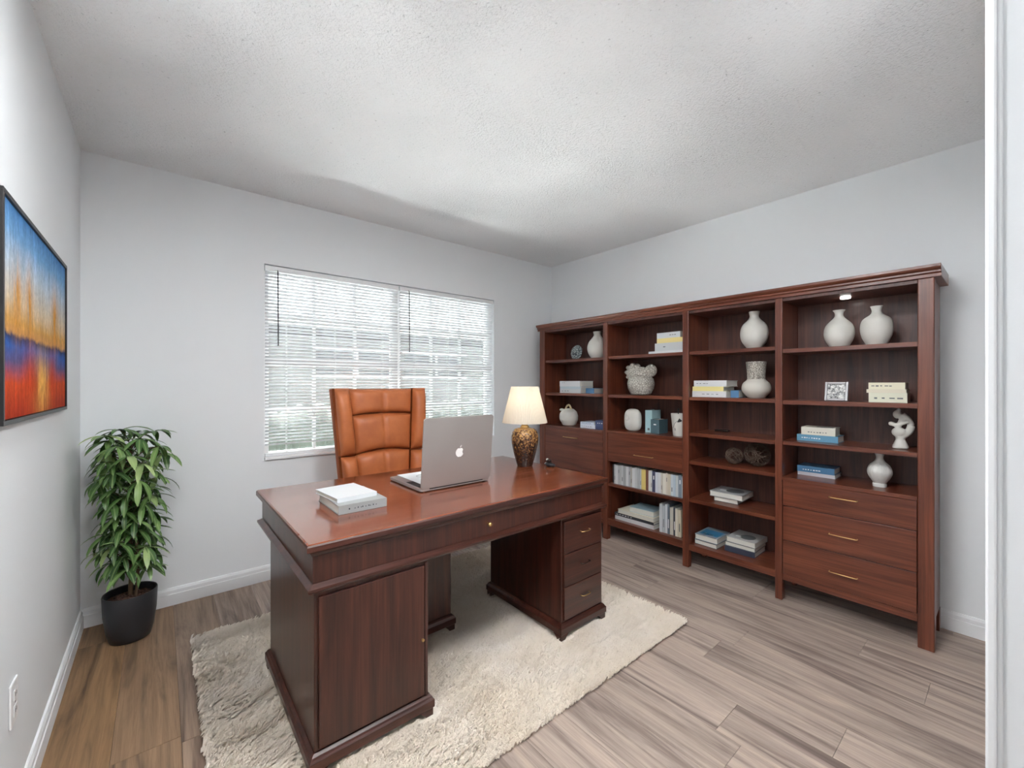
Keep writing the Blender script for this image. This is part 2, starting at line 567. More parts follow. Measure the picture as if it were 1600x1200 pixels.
setp(sill, 'narrow white window sill under the blinds', kind='structure')

def slat_mesh(L):
    bm = bmesh.new()
    w, th, tilt = 0.0225, 0.0009, -math.radians(38)
    prof = []
    for k in range(5):
        s = -0.5 + k / 4
        prof.append((s * w, 0.0022 * (1 - (2 * s) ** 2)))
    pts = prof + [(p, q - th) for p, q in prof[::-1]]
    ca, sa = math.cos(tilt), math.sin(tilt)
    poly = [(p * ca - q * sa, p * sa + q * ca) for p, q in pts]      # room edge high
    return prism(poly, -L / 2, L / 2, 'x')

def blind(xa, xb, label, wand):
    L = xb - xa
    xc = 0.5 * (xa + xb)
    yc = YB + 0.022
    t = thing('window_blind', (xc, yc, WZ0 + 0.016), label, 'blind', 'mini blinds over the window')
    h = WZ1 - WZ0 - 0.016
    obj('headrail', B((-L / 2, L / 2, -0.014, 0.014, h - 0.038, h - 0.006)), M['white'], t, bevel=0.002)
    me = None
    z = h - 0.052
    zb = 0.034
    n = int((z - zb - 0.006) / 0.0216)
    for k in range(n):
        if me is None:
            o = obj('slat', slat_mesh(L - 0.006), M['blind'], t, (0, 0, z), smooth=50)
            me = o.data
        else:
            o = obm('slat', me, t, (0, 0, z))
            o.rotation_euler = (rnd.uniform(-0.03, 0.03), 0, 0)
        z -= 0.0216
    zl = z
    obj('bottom_rail', B((-L / 2 + 0.003, L / 2 - 0.003, -0.012, 0.012, 0.0, 0.02)), M['white'], t, bevel=0.003)
    for s in (-0.36, -0.02, 0.36):
        for yy in (-0.0125, 0.0125):
            obj('ladder_cord', B((s * L - 0.0012, s * L + 0.0012, yy - 0.0006, yy + 0.0006, 0.018, h - 0.04)), M['white'], t)
    bm = bmesh.new()
    tube(bm, [(wand, -0.022, h - 0.04), (wand + 0.002, -0.024, h - 0.52)], 0.0036, 8)
    tube(bm, [(wand, -0.014, h - 0.03), (wand, -0.022, h - 0.04)], 0.0025, 6)
    obj('tilt_wand', bm, M['black_plastic'], t, smooth=40, label='thin dark tilt wand')
blind(WX0 + 0.004, WM - 0.006, 'white mini blind over the window half next to the plant', -0.38)
blind(WM + 0.006, WX1 - 0.004, 'white mini blind over the window half next to the bookcase', -0.38)

# ------------------------------------------------------------------ outside
g = obj('ground_outside', B((-12, 14, YB + T, 22, -0.4, -0.3)), plain('pale_patio', lin(212, 213, 212), 0.9))
setp(g, 'pale paved yard outside the window', kind='structure')
hs = thing('exterior_house', (2.5, 9.0, -0.3), 'grey neighbouring house with dark windows seen through the blinds', 'house')
obj('wall', B((-6, 7, 0, 4, 0, 2.5)), plain('siding', lin(84, 84, 82), 0.9), hs)
pane_dark = plain('dark_pane', lin(24, 28, 33), 0.3)
for xx in (-4.6, -1.9, 0.7, 2.6, 4.8):
    wn = obj('window', B((xx - 0.8, xx + 0.8, -0.04, -0.001, 1.72, 2.24)), pane_dark, hs)
    obj('window_frame', B((xx - 0.86, xx + 0.86, -0.06, -0.001, 2.241, 2.29), (xx - 0.86, xx + 0.86, -0.06, -0.001, 1.67, 1.719), (xx - 0.02, xx + 0.02, -0.06, -0.041, 1.72, 2.24)), M['white'], wn)
obj('roof', prism([(-0.5, 2.5), (2.0, 3.0), (4.6, 2.5), (4.6, 2.58), (2.0, 3.1), (-0.5, 2.62)], -6.5, 7.5, 'x'), plain('shingle', lin(24, 23, 23), 0.9), hs)
hd = thing('garden_hedge', (1.6, 6.6, -0.3), 'clipped green hedge outside the window', 'hedge')
bm = bmesh.new()
bmesh.ops.create_grid(bm, x_segments=70, y_segments=2, size=1)
bm.free()
bm = bmesh.new()
for k in range(60):
    blob(bm, (-4.5 + 9 * k / 59, rnd.uniform(-0.12, 0.12), 0.6 + rnd.uniform(-0.05, 0.08)), (0.22, 0.3, 0.62), 2)
ho = obj('foliage', bm, plain('hedge_green', lin(20, 26, 18), 0.9), hd, smooth=180)

# ------------------------------------------------------------------ unseen fill lamps, added over the entry and in the hall to brighten the room
def fill_lamp(loc, label, s, r=0.24):
    t = thing('fill_lamp', (loc[0], loc[1], ZC), label, 'lamp')
    obj('base_ring', lathe([(r, -0.062), (r + 0.012, -0.066), (r + 0.02, -0.06), (r + 0.02, 0.0), (r, 0.0), (r, -0.062)], 40, close=False), M['white'], t, smooth=40)
    obj('diffuser', lathe([(0.001, -0.064), (r * 0.6, -0.062), (r - 0.001, -0.056), (r - 0.001, -0.03), (0.001, -0.03)], 40), glow('fill_diffuser', (0.97, 0.985, 1.0, 1), s), t, smooth=60)
fill_lamp((0.99, 0.48), 'added round white flush fill lamp over the room entry', ROOM_FILL, 0.2)
fill_lamp((0.0, 0.98), 'added round white flush fill lamp near the painting wall', SIDE_FILL, 0.2)
fill_lamp((0.92, -0.48), 'added round white flush fill lamp in the hall', HALL_FILL)

# ------------------------------------------------------------------ rug
RX0, RX1, RY0, RY1 = 0.11, 2.10, 1.10, 2.56
rug = thing('rug', (0.5 * (RX0 + RX1), 0.5 * (RY0 + RY1), 0), 'cream shaggy wool rug under the wooden desk', 'rug')
rw, rl = (RX1 - RX0) / 2, (RY1 - RY0) / 2
obj('rug_backing', B((-rw + 0.012, rw - 0.012, -rl + 0.012, rl - 0.012, 0.0, 0.008)), M['rug'], rug)
PEDESTALS = ((0.372, 0.772, 1.416, 2.10), (0.80, 1.130, 1.835, 2.14), (1.492, 1.800, 1.416, 1.985))
PRESS = [(x_, y_, 0.052) for a_, b_, c_, d_ in PEDESTALS for x_ in (a_ + 0.012, b_ - 0.012) for y_ in (c_ + 0.012, d_ - 0.012)]
PRESS += [(1.130 + 0.27 * math.cos(2 * PI * k / 5 + 0.3), 2.42 + 0.27 * math.sin(2 * PI * k / 5 + 0.3), 0.055) for k in range(5)]
def rug_pile():
    rg = np.random.default_rng(5)
    n = 90000
    px = rg.uniform(-rw, rw, n); py = rg.uniform(-rl, rl, n)
    keep = np.ones(n, bool)                        # no pile where feet and castors press it flat
    ox, oy = 0.5 * (RX0 + RX1), 0.5 * (RY0 + RY1)
    for cx_, cy_, r_ in PRESS:
        keep &= ~((np.abs(px + ox - cx_) < r_) & (np.abs(py + oy - cy_) < r_))
    px, py = px[keep], py[keep]
    n = len(px)
    # lumpy field: clumps lean together, left side carries bigger curls
    def field(sc, seed):
        r = np.random.default_rng(seed)
        s = np.zeros(n)
        for _ in range(14):
            k = r.normal(0, 1, 2) * sc * np.array([0.7, 1.6]); ph = r.uniform(0, 6.28)
            s += np.sin(px * k[0] + py * k[1] + ph)
        return s / 3.7
    big = np.clip(1.15 - (px + rw) / 0.9, 0.0, 1.0)
    f1, f2, f3 = field(16, 1), field(30, 2), field(9, 3)
    lean = 0.5 + 0.35 * f3 + rg.normal(0, 0.35, n)
    length = 0.026 + 0.003 * f2 + 0.008 * big * f1 + rg.normal(0, 0.004, n)
    length = np.clip(length, 0.012, 0.036)
    ang = lean + 0.35 * f1 * (0.4 + big)
    dx, dy = np.cos(ang), np.sin(ang) * 0.7 - 0.35
    w = rg.uniform(0.0022, 0.0042, n) * (1 + 0.8 * big)
    sx, sy = -dy, dx
    nn = np.hypot(sx, sy) + 1e-6
    sx, sy = sx / nn * w, sy / nn * w
    tilt = np.clip(0.85 + 0.18 * f2 + rg.normal(0, 0.16, n), 0.4, 1.25)
    hz = np.minimum(length * np.cos(tilt), 0.0265); hr = length * np.sin(tilt)
    z0 = np.full(n, 0.007)
    V = np.empty((n, 5, 3))
    V[:, 0] = np.stack([px - sx, py - sy, z0], 1)
    V[:, 1] = np.stack([px + sx, py + sy, z0], 1)
    mx_, my_ = px + dx * hr * 0.45, py + dy * hr * 0.45
    V[:, 2] = np.stack([mx_ + sx * 0.9, my_ + sy * 0.9, z0 + hz * 0.75], 1)
    V[:, 3] = np.stack([mx_ - sx * 0.9, my_ - sy * 0.9, z0 + hz * 0.75], 1)
    V[:, 4] = np.stack([px + dx * hr, py + dy * hr, z0 + hz], 1)
    V = V.reshape(-1, 3)
    b = (np.arange(n) * 5)[:, None]
    quads = b + np.array([[0, 1, 2, 3]]); tris = b + np.array([[3, 2, 4]])
    me = bpy.data.meshes.new('pile')
    me.vertices.add(len(V)); me.vertices.foreach_set('co', V.ravel())
    idx = np.concatenate([quads.ravel(), tris.ravel()])
    me.loops.add(len(idx)); me.loops.foreach_set('vertex_index', idx)
    starts = np.concatenate([np.arange(n) * 4, 4 * n + np.arange(n) * 3])
    me.polygons.add(2 * n); me.polygons.foreach_set('loop_start', starts)
    me.update(calc_edges=True)
    me.shade_smooth()
    me.materials.append(M['rug'])
    return me
pile = obm('pile', rug_pile(), rug)
pile['kind'] = 'stuff'
FZ = 0.0084     # height of a foot standing on the rug backing

# ------------------------------------------------------------------ desk
TX0, TX1, TY0, TY1, TZ = 0.345, 1.825, 1.392, 2.285, 0.75
desk = thing('desk', (1.085, 1.84, FZ), 'large reddish mahogany pedestal desk standing on the rug', 'desk')
dl = (-1.085, -1.84, -FZ)
def dpart(name, bm, mat, bevel=0.0, **k):
    return obj(name, bm, M[mat], desk, dl, bevel=bevel, **k)

def moulding_ring(x0, x1, y0, y1, prof):
    """closed horizontal slab with a moulded edge: prof = list of (inset, z)"""
    bm = bmesh.new()
    rings = []
    for i, z in prof:
        rings.append([bm.verts.new(p) for p in ((x0 + i, y0 + i, z), (x1 - i, y0 + i, z), (x1 - i, y1 - i, z), (x0 + i, y1 - i, z))])
    for a, b in zip(rings, rings[1:]):
        for k in range(4):
            bm.faces.new((a[k], a[(k + 1) % 4], b[(k + 1) % 4], b[k]))
    bm.faces.new(rings[0][::-1]); bm.faces.new(rings[-1])
    return bm
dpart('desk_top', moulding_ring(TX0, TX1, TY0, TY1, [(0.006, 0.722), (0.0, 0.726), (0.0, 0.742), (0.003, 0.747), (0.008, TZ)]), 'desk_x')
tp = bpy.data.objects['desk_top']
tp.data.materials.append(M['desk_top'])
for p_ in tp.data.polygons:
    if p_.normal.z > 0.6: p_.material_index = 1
dpart('top_moulding', moulding_ring(TX0, TX1, TY0, TY1, [(0.022, 0.704), (0.018, 0.708), (0.014, 0.716), (0.009, 0.7219)]), 'desk_x')
dpart('apron', B((TX0 + 0.022, TX1 - 0.022, TY0 + 0.022, TY1 - 0.022, 0.618, 0.7039)), 'desk_z', 0.002)
dpart('apron_moulding', moulding_ring(TX0, TX1, TY0, TY1, [(0.022, 0.588), (0.010, 0.592), (0.004, 0.600), (0.004, 0.608), (0.012, 0.612), (0.022, 0.6179)]), 'desk_x')
kb = lathe([(0.0045, 0), (0.0045, 0.008), (0.009, 0.012), (0.010, 0.017), (0.006, 0.022), (0.0005, 0.023)], 20)
bmesh.ops.rotate(kb, verts=kb.verts[:], cent=(0, 0, 0), matrix=Matrix.Rotation(PI / 2, 3, 'X'))
kn = obj('knob', kb, M['brass'], desk, (1.05 + dl[0], TY0 + 0.0225 + dl[1], 0.664 + dl[2]), smooth=50, label='small round brass knob')

def pedestal(x0, x1, y0, y1):
    dpart('pedestal', B((x0, x1, y0, y1, 0.085, 0.5879)), 'desk_z', 0.003)
    o = 0.018
    dpart('plinth', moulding_ring(x0 - o, x1 + o, y0 - o, y1 + o, [(0.004, 0.035), (0.0, 0.039), (0.0, 0.066), (0.005, 0.072), (0.008, 0.078), (0.016, 0.0849)]), 'desk_x')
    for sx in (0, 1):
        for sy in (0, 1):
            cx = (x0 - o + 0.004) if sx == 0 else (x1 + o - 0.004)
            cy = (y0 - o + 0.004) if sy == 0 else (y1 + o - 0.004)
            dx_, dy_ = (1 if sx == 0 else -1), (1 if sy == 0 else -1)
            bm = bmesh.new()
            rings = []
            for w, z in ((0.030, FZ), (0.036, FZ + 0.010), (0.055, 0.0349)):
                rings.append([bm.verts.new(p) for p in ((cx, cy, z), (cx + dx_ * w, cy, z), (cx + dx_ * w, cy + dy_ * w, z), (cx, cy + dy_ * w, z))])
            for a, b in zip(rings, rings[1:]):
                for k in range(4):
                    bm.faces.new((a[k], a[(k + 1) % 4], b[(k + 1) % 4], b[k]))
            bm.faces.new(rings[0][::-1]); bm.faces.new(rings[-1])
            dpart('foot', bm, 'desk_x', 0.001)
# door pedestal, kneehole pedestal behind it, drawer pedestal
PF = TY0 + 0.024
pedestal(0.372, 0.772, PF, 2.10)
pedestal(0.80, 1.130, 1.835, 2.14)
pedestal(1.492, 1.800, PF, 1.985)
door = dpart('door', B((0.384, 0.752, PF - 0.010, PF - 0.0004, 0.096, 0.574)), 'desk_z', 0.002)
fr = dpart('door_bead', B((0.755, 0.768, PF - 0.008, PF - 0.0004, 0.088, 0.584)), 'desk_z', 0.003)
kb = lathe([(0.003, 0), (0.003, 0.004), (0.0055, 0.006), (0.0055, 0.010), (0.0005, 0.012)], 16)
bmesh.ops.rotate(kb, verts=kb.verts[:], cent=(0, 0, 0), matrix=Matrix.Rotation(PI / 2, 3, 'X'))
obj('door_knob', kb, M['brass'], door, (0.742, PF - 0.0105, 0.305), smooth=50, label='tiny brass door knob')

def bar_handle(L, along, mat='brass'):
    """thin bow handle, its ends on the face at the origin, standing out along -axis"""
    bm = bmesh.new()
    h = L / 2
    pts = spline([(-h, 0, 0), (-h, 0.010, 0), (-h + 0.008, 0.016, 0), (0, 0.018, 0), (h - 0.008, 0.016, 0), (h, 0.010, 0), (h, 0, 0)], 4)
    P = [(p[0], -p[1], 0) for p in pts] if along == 'x' else [(-p[1], p[0], 0) for p in pts]
    return tube(bm, P, 0.0026, 8)
for z0, z1, hm in ((0.418, 0.574, 'brass'), (0.258, 0.414, 'dark_metal'), (0.096, 0.254, 'brass')):
    d = dpart('drawer', B((1.506, 1.790, PF - 0.009, PF - 0.0004, z0, z1)), 'desk_x', 0.002)
    obj('handle', bar_handle(0.062, 'x'), M[hm], d, (1.655, PF - 0.0092, 0.5 * (z0 + z1) + 0.01), smooth=50, label='slim brass bar handle' if hm == 'brass' else 'slim dark bar handle')

# ------------------------------------------------------------------ chair
CX, CY = 1.130, 2.62       # middle of the backrest, front plane of the padding at seat level
chair = thing('office_chair', (CX, 2.42, FZ), 'orange-tan leather executive chair with padded high back behind the desk', 'chair')
cl = (0, CY - 2.42, -FZ)
def lean(z): return 0.10 * max(z - 0.45, 0)           # the back leans away from the desk
def pad(xl0, xr0, xl1, xr1, z0, z1, t, arc0=0.0, arc1=0.0, seam=True, yo=0.0, nx=28, nz=20, p=5, bow=0.02, slant=0.0):
    """padded panel: x limits at bottom (0) and top (1), arcs lift the middle of the lower / upper edge"""
    bm = bmesh.new()
    rows = []
    for j in range(nz + 1):
        v_ = j / nz
        r_ = []
        for i in range(nx + 1):
            u = i / nx
            s = 2 * u - 1
            xa = xl0 + (xl1 - xl0) * v_; xb = xr0 + (xr1 - xr0) * v_
            x_ = xa + (xb - xa) * u
            zl = z0 + arc0 * (1 - s * s); zh = z1 + arc1 * (1 - s * s)
            z_ = zl + (zh - zl) * v_
            w = 2 * v_ - 1
            b = (1 - abs(s) ** p) * (1 - abs(w) ** p)
            y_ = -t * (b ** 0.55 if b > 0 else 0)
            if seam: y_ += 0.012 * math.exp(-(s / 0.035) ** 2) * (1 if abs(w) < 0.97 else 0.3)
            y_ += yo + lean(z_) + slant * s - bow * (1 - (x_ / 0.33) ** 2) * -1
            r_.append(bm.verts.new((x_, y_, z_)))
        rows.append(r_)
    back = [[bm.verts.new((q.co.x, yo + 0.05 + lean(q.co.z), q.co.z)) for q in r_] for r_ in (rows[0], rows[-1])]
    for a, b in zip(rows, rows[1:]):
        for i in range(nx):
            bm.faces.new((a[i], a[i + 1], b[i + 1], b[i]))
    for r_, k in ((rows[0], back[0]), (rows[-1], back[1])):
        for i in range(nx):
            bm.faces.new((r_[i], r_[i + 1], k[i + 1], k[i]))
    bm.faces.new(back[0] + back[1][::-1])
    return bm
TB, TT = 0.50, 1.218
hw = lambda z: 0.262 + (0.309 - 0.262) * (z - TB) / (TT - TB)      # outer half width
iw = lambda z: 0.160 + (0.216 - 0.160) * (z - TB) / (TT - TB)      # centre panel half width
def cpad(name, z0, z1, arc0, arc1):
    obj(name, pad(-iw(z0), iw(z0), -iw(z1), iw(z1), z0, z1, 0.045, arc0, arc1, True), M['leather'], chair, cl, smooth=180)
cpad('back_cushion', 1.048, TT - 0.006, 0.012, 0.0)
cpad('back_cushion', 0.802, 1.043, 0.020, 0.012)
cpad('back_cushion', 0.52, 0.797, 0.0, 0.020)
for s in (-1, 1):
    for z0, z1 in ((0.800, TT), (0.51, 0.795)):
        a0, b0, a1, b1 = s * (iw(z0) + 0.003), s * hw(z0), s * (iw(z1) + 0.003), s * hw(z1)
        if s < 0: a0, b0, a1, b1 = b0, a0, b1, a1
        obj('side_bolster', pad(a0, b0, a1, b1, z0, z1, 0.055, seam=False, p=3.2, nx=16, yo=-0.012), M['leather'], chair, cl, smooth=180)
bm = bmesh.new()
sh = []
for j in range(13):
    z_ = 0.48 + (TT - 0.004 - 0.48) * j / 12
    r_ = []
    for k in range(24):
        a = 2 * PI * k / 24
        cx_, cy_ = math.copysign(abs(math.cos(a)) ** 0.45, math.cos(a)), math.copysign(abs(math.sin(a)) ** 0.6, math.sin(a))
        r_.append(bm.verts.new(((hw(z_) + 0.006) * cx_, 0.075 + lean(z_) + 0.04 * cy_, z_)))
    sh.append(r_)
for a, b in zip(sh, sh[1:]):
    for k in range(24):
        bm.faces.new((a[k], a[(k + 1) % 24], b[(k + 1) % 24], b[k]))
bm.faces.new(sh[0][::-1]); bm.faces.new(sh[-1])
obj('back_shell', bm, M['leather_piping'], chair, cl, smooth=50, bevel=0.006)
bm = B((-0.25, 0.25, -0.41, 0.02, 0.415, 0.49))
bmesh.ops.bevel(bm, geom=bm.edges[:], offset=0.034, segments=4, affect='EDGES', profile=0.6)
obj('seat', bm, M['leather'], chair, cl, smooth=180)
for s in (-1, 1):
    bm = bmesh.new()
    tube(bm, spline([(s * 0.26, -0.12, 0.43), (s * 0.30, -0.12, 0.52), (s * 0.30, -0.14, 0.62)], 5), 0.018, 10)
    obj('arm_post', bm, M['black_plastic'], chair, cl, smooth=50)
    bm = B((s * 0.30 - 0.035, s * 0.30 + 0.035, -0.30, 0.02, 0.615, 0.65))
    bmesh.ops.bevel(bm, geom=bm.edges[:], offset=0.014, segments=3, affect='EDGES')
    obj('armrest', bm, M['leather'], chair, cl, smooth=180)
obj('gas_column', lathe([(0.045, 0.08), (0.045, 0.16), (0.028, 0.165), (0.028, 0.40), (0.08, 0.405), (0.08, 0.4149)], 24), M['black_plastic'], chair, (0, 0, 0), smooth=40)
for k in range(5):
    a = 2 * PI * k / 5 + 0.3
    bm = bmesh.new()
    tube(bm, [(0.03 * math.cos(a), 0.03 * math.sin(a), 0.12), (0.27 * math.cos(a), 0.27 * math.sin(a), 0.075)], [0.026, 0.016], 10)
    lg = obj('base_leg', bm, M['black_plastic'], chair, (0, 0, 0), smooth=50)
    bm = lathe([(0.012, -0.02), (0.026, -0.016), (0.026, 0.016), (0.012, 0.02)], 20)
    bmesh.ops.rotate(bm, verts=bm.verts[:], cent=(0, 0, 0), matrix=Matrix.Rotation(PI / 2, 3, 'X') )
    obj('castor', bm, M['black_plastic'], lg, (0.27 * math.cos(a), 0.27 * math.sin(a), 0.026), smooth=40)

# ------------------------------------------------------------------ bookcase
BX, BXB = 2.75, 3.058
case = thing('bookcase', (2.9, 1.56, 0), 'long reddish wood bookcase of four bays with drawers and posts', 'bookcase')
bl = (-2.9, -1.56, 0)
def bpart(name, bm, mat, bevel=0.0015, parent=None, **k):
    return obj(name, bm, M[mat], parent or case, bl if parent is None else None, bevel=bevel, **k)
posts = [(2.820, 2.888), (2.104, 2.148), (1.428, 1.472), (0.868, 0.905), (0.245, 0.303)]
CT = 1.742
for y0, y1 in posts:
    bpart('post', B((BX, BX + 0.042, y0, y1, 0.0, CT)), 'case_z', 0.004)
    bpart('divider', B((BX + 0.0421, BXB, y0 + 0.008, y1 - 0.008, 0.11, CT)), 'case_z')
    bpart('back_leg', B((BXB - 0.045, BXB - 0.001, y0 + 0.006, y1 - 0.006, 0.0, 0.1099)), 'case_z')
bpart('side_strip', B((BX + 0.046, BX + 0.085, 0.247, 0.2529, 0.02, CT)), 'case_z', 0.002)
# crown
def yprism(poly, y0, y1): return prism(poly, y0, y1, 'y')
bpart('crown', yprism([(BXB, CT + 0.0002), (BX - 0.004, CT + 0.0002), (BX - 0.004, CT + 0.016), (BX - 0.012, CT + 0.020), (BX - 0.012, CT + 0.030), (BX - 0.022, CT + 0.036), (BX - 0.026, CT + 0.044), (BX - 0.026, CT + 0.056), (BXB, CT + 0.056)], 0.222, 2.912), 'case_y', 0.0015)
bays = [(2.148, 2.820), (1.472, 2.104), (0.905, 1.428), (0.303, 0.868)]
for k, (y0, y1) in enumerate(bays):
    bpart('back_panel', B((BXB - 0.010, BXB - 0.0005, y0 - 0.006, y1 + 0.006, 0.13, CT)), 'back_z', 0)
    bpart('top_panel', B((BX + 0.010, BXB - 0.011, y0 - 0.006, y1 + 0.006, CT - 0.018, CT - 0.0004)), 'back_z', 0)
def shelf(bay, z, th=0.022, x0=None, mat='case_y', name='shelf'):
    y0, y1 = bays[bay]
    e = 0.0075
    if x0 is None:      # shelf between the dividers with its front edge between the posts
        bx = B((BX + 0.046, BXB - 0.0105, y0 - e, y1 + e, z - th, z), (BX + 0.012, BX + 0.0461, y0 + 0.0003, y1 - 0.0003, z - th, z))
    else:
        bx = B((x0, BXB - 0.0105, y0 + 0.0003, y1 - 0.0003, z - th, z))
    return bpart(name, bx, mat, 0)
for bay, zs in ((0, (1.464, 1.165)), (1, (1.467, 1.160, 0.452)), (2, (1.466, 1.158, 0.916, 0.724, 0.468)), (3, (1.447, 1.152, 0.919))):
    for z in zs: shelf(bay, z)
for bay, z in ((0, 0.868), (1, 0.876), (3, 0.713)):
    shelf(bay, z, 0.018, BX - 0.004, name='cabinet_top')
for bay, z in ((1, 0.170), (2, 0.160), (3, 0.155), (0, 0.155)):
    shelf(bay, z, 0.02, BX + 0.006, name='bottom_shelf')
    y0, y1 = bays[bay]
    bpart('bottom_rail', B((BX + 0.008, BX + 0.030, y0 + 0.0004, y1 - 0.0004, 0.118, z - 0.0205)), 'case_y', 0.001)
def drawer(bay, z0, z1, hz, hy, hl, name='drawer'):
    y0, y1 = bays[bay]
    d = bpart(name, B((BX + 0.004, BX + 0.024, y0 + 0.0025, y1 - 0.0025, z0, z1)), 'case_y', 0.0015)
    bpart('drawer_box', B((BX + 0.0242, BXB - 0.03, y0 + 0.004, y1 - 0.004, z0 + 0.01, z1 - 0.01)), 'case_y', 0, d)
    obj('handle', bar_handle(hl, 'y'), M['brass'], d, (BX + 0.0038, hy, hz), smooth=50, label='slim brass bar handle')
drawer(0, 0.500, 0.8485, 0.780, 2.50, 0.16, 'drop_front')
drawer(0, 0.157, 0.4975, 0.42, 2.50, 0.16, 'drop_front')
drawer(1, 0.632, 0.8565, 0.710, 1.776, 0.156)
for z0, z1, hz in ((0.549, 0.6935, 0.643), (0.352, 0.546, 0.446), (0.157, 0.349, 0.246)):
    drawer(3, z0, z1, hz, 0.586, 0.118)
pk = obj('puck_light', lathe([(0.022, -0.007), (0.024, 0.0), (0.001, 0.0)], 24), glow('puck_glow', (1, 0.97, 0.92, 1), 6.0), case, (2.90 + bl[0], 0.607 + bl[1], CT - 0.0182), smooth=40, label='small lit puck light')

# ------------------------------------------------------------------ books
cover_mats = {}
def cmat(c):
    if c not in cover_mats:
        cover_mats[c] = plain('book_cover_%d_%d_%d' % c, lin(*c), 0.45)
    return cover_mats[c]
INK = plain('print_ink', lin(46, 50, 58), 0.5)
INKW = plain('print_white', lin(232, 234, 234), 0.5)
INKB = plain('print_blue', lin(58, 126, 166), 0.5)
INKG = plain('print_grey', lin(96, 100, 102), 0.5)

def book(loc, L, D, H, col, label, rz=0.0, group=None, spine=True, marks=None, cover=None, name='book', pages=True):
    """a book lying flat: spine (length L) along local y on the -x side, depth D along +x, thickness H.
    loc = middle of the spine's foot. spine=False turns the open page side to -x."""
    t = thing(name, loc, label, 'book', group, rz)
    c = 0.0022 if H > 0.012 else 0.0014
    h = L / 2
    sp = (0, c) if spine else (D - c, D)
    bm = B((0, D, -h, h, 0, c), (0, D, -h, h, H - c, H), (sp[0], sp[1], -h, h, c, H - c))
    obj('cover', bm, cmat(col), t)
    e = 0.003
    x0, x1 = (c + 0.0002, D - e) if spine else (e, D - c - 0.0002)
    obj('page_block', B((x0, x1, -h + e, h - e, c + 0.0002, H - c - 0.0002)), M['pages'], t)
    if marks:                                    # printed title on the spine: short dashes
        bm = bmesh.new()
        n, w0, w1, zc, hh = marks
        y = h - w0 * L
        r = random.Random(int(L * 9999) + n)
        for k in range(n):
            w = (w1 - w0) * L / n
            box(bm, -0.0003, 0.0, y - w * r.uniform(0.35, 0.85), y, H * zc - hh * r.uniform(0.3, 0.6), H * zc + hh * r.uniform(0.3, 0.6))
            y -= w
        obj('title', bm, INKW if sum(col) < 480 else INKG, t)
    if cover:
        cover(t, L, D, H)
    return t

def standing(loc, H, D, W, col, label, group=None, band=None, tilt=0.0, spine=True):
    """a book standing upright, spine to -x, thickness W along y; loc = foot of the spine"""
    t = thing('book', loc, label, 'book', group)
    t.rotation_euler = (tilt, 0, 0)
    c = 0.0018
    w = W / 2
    sp = (0, c) if spine else (D - c, D)
    obj('cover', B((0, D, -w, -w + c, 0, H), (0, D, w - c, w, 0, H), (sp[0], sp[1], -w + c, w - c, 0, H)), cmat(col), t)
    x0, x1 = (c + 0.0002, D - 0.003) if spine else (0.003, D - c - 0.0002)
    obj('page_block', B((x0, x1, -w + c + 0.0002, w - c - 0.0002, 0.003, H - 0.003)), M['pages'], t)
    if band:
        obj('title', B((-0.0003, 0.0, -w * 0.3, w * 0.3, H * band[0], H * band[1])), INKG if sum(col) > 420 else INKW, t)
    return t

W1, W2, W3 = (206, 208, 210), (190, 194, 196), (172, 176, 180)
TEAL, BLUE, YEL, DK, NAVY, CREAM = (136, 170, 176), (84, 128, 168), (222, 204, 138), (58, 60, 66), (48, 58, 82), (214, 208, 188)
# bay 1 (lamp end)
z = 1.165
book((2.786, 2.537, z), 0.245, 0.18, 0.036, W2, 'white and grey book at the foot of the stack beside the blue book', marks=(3, 0.1, 0.5, 0.5, 0.006))
book((2.786, 2.537, z + 0.0362), 0.245, 0.17, 0.022, (176, 190, 198), 'pale blue-grey book in the middle of the stack beside the blue book')
book((2.784, 2.540, z + 0.0584), 0.240, 0.18, 0.048, W1, 'thick white book on top of the stack beside the blue book', marks=(2, 0.12, 0.3, 0.7, 0.004))
book((2.850, 2.365, z), 0.090, 0.14, 0.044, BLUE, 'small blue book lying beside the white stack on the middle shelf')
z = 0.868
book((2.80, 2.350, z), 0.16, 0.15, 0.030, (210, 216, 228), 'white and blue book under another in the lowest niche beside the owl pot', marks=(5, 0.1, 0.8, 0.5, 0.003))
book((2.802, 2.355, z + 0.0302), 0.15, 0.14, 0.022, (196, 206, 224), 'pale blue book on top of another beside the owl pot', marks=(5, 0.1, 0.8, 0.5, 0.003))
book((2.796, 2.212, z), 0.10, 0.15, 0.074, (62, 76, 118), 'thick dark blue book against the post beside the owl pot', marks=(3, 0.2, 0.8, 0.7, 0.006))
# bay 2 top shelf
z = 1.467
s2 = [(0.272, 1.623, 0.018, W1, 'thin white book at the bottom of the stack with the yellow book', None), (0.222, 1.596, 0.056, W2, 'thick pale grey book with a dark square below the yellow book', (1, 0.3, 0.42, 0.5, 0.008)), (0.205, 1.588, 0.034, YEL, 'yellow book in the stack on the top shelf', None), (0.180, 1.600, 0.040, (200, 204, 208), 'grey-white book resting on the yellow book of the top shelf', (3, 0.55, 0.85, 0.5, 0.005))]
for L, yc, h, c, lb, mk in s2:
    book((2.792, yc, z), L if yc - L / 2 > 1.476 else 2 * (yc - 1.478), 0.19, h, c, lb, marks=mk)
    z += h + 0.0002
# bay 2 upright boxes on the cabinet
standing((2.858, 1.800, 0.876), 0.170, 0.12, 0.058, (164, 196, 202), 'pale teal book standing behind the round white vase', band=(0.1, 0.2))
standing((2.835, 1.733, 0.876), 0.104, 0.12, 0.070, (72, 96, 104), 'short dark teal book standing beside the pale teal book', band=(0.6, 0.68))
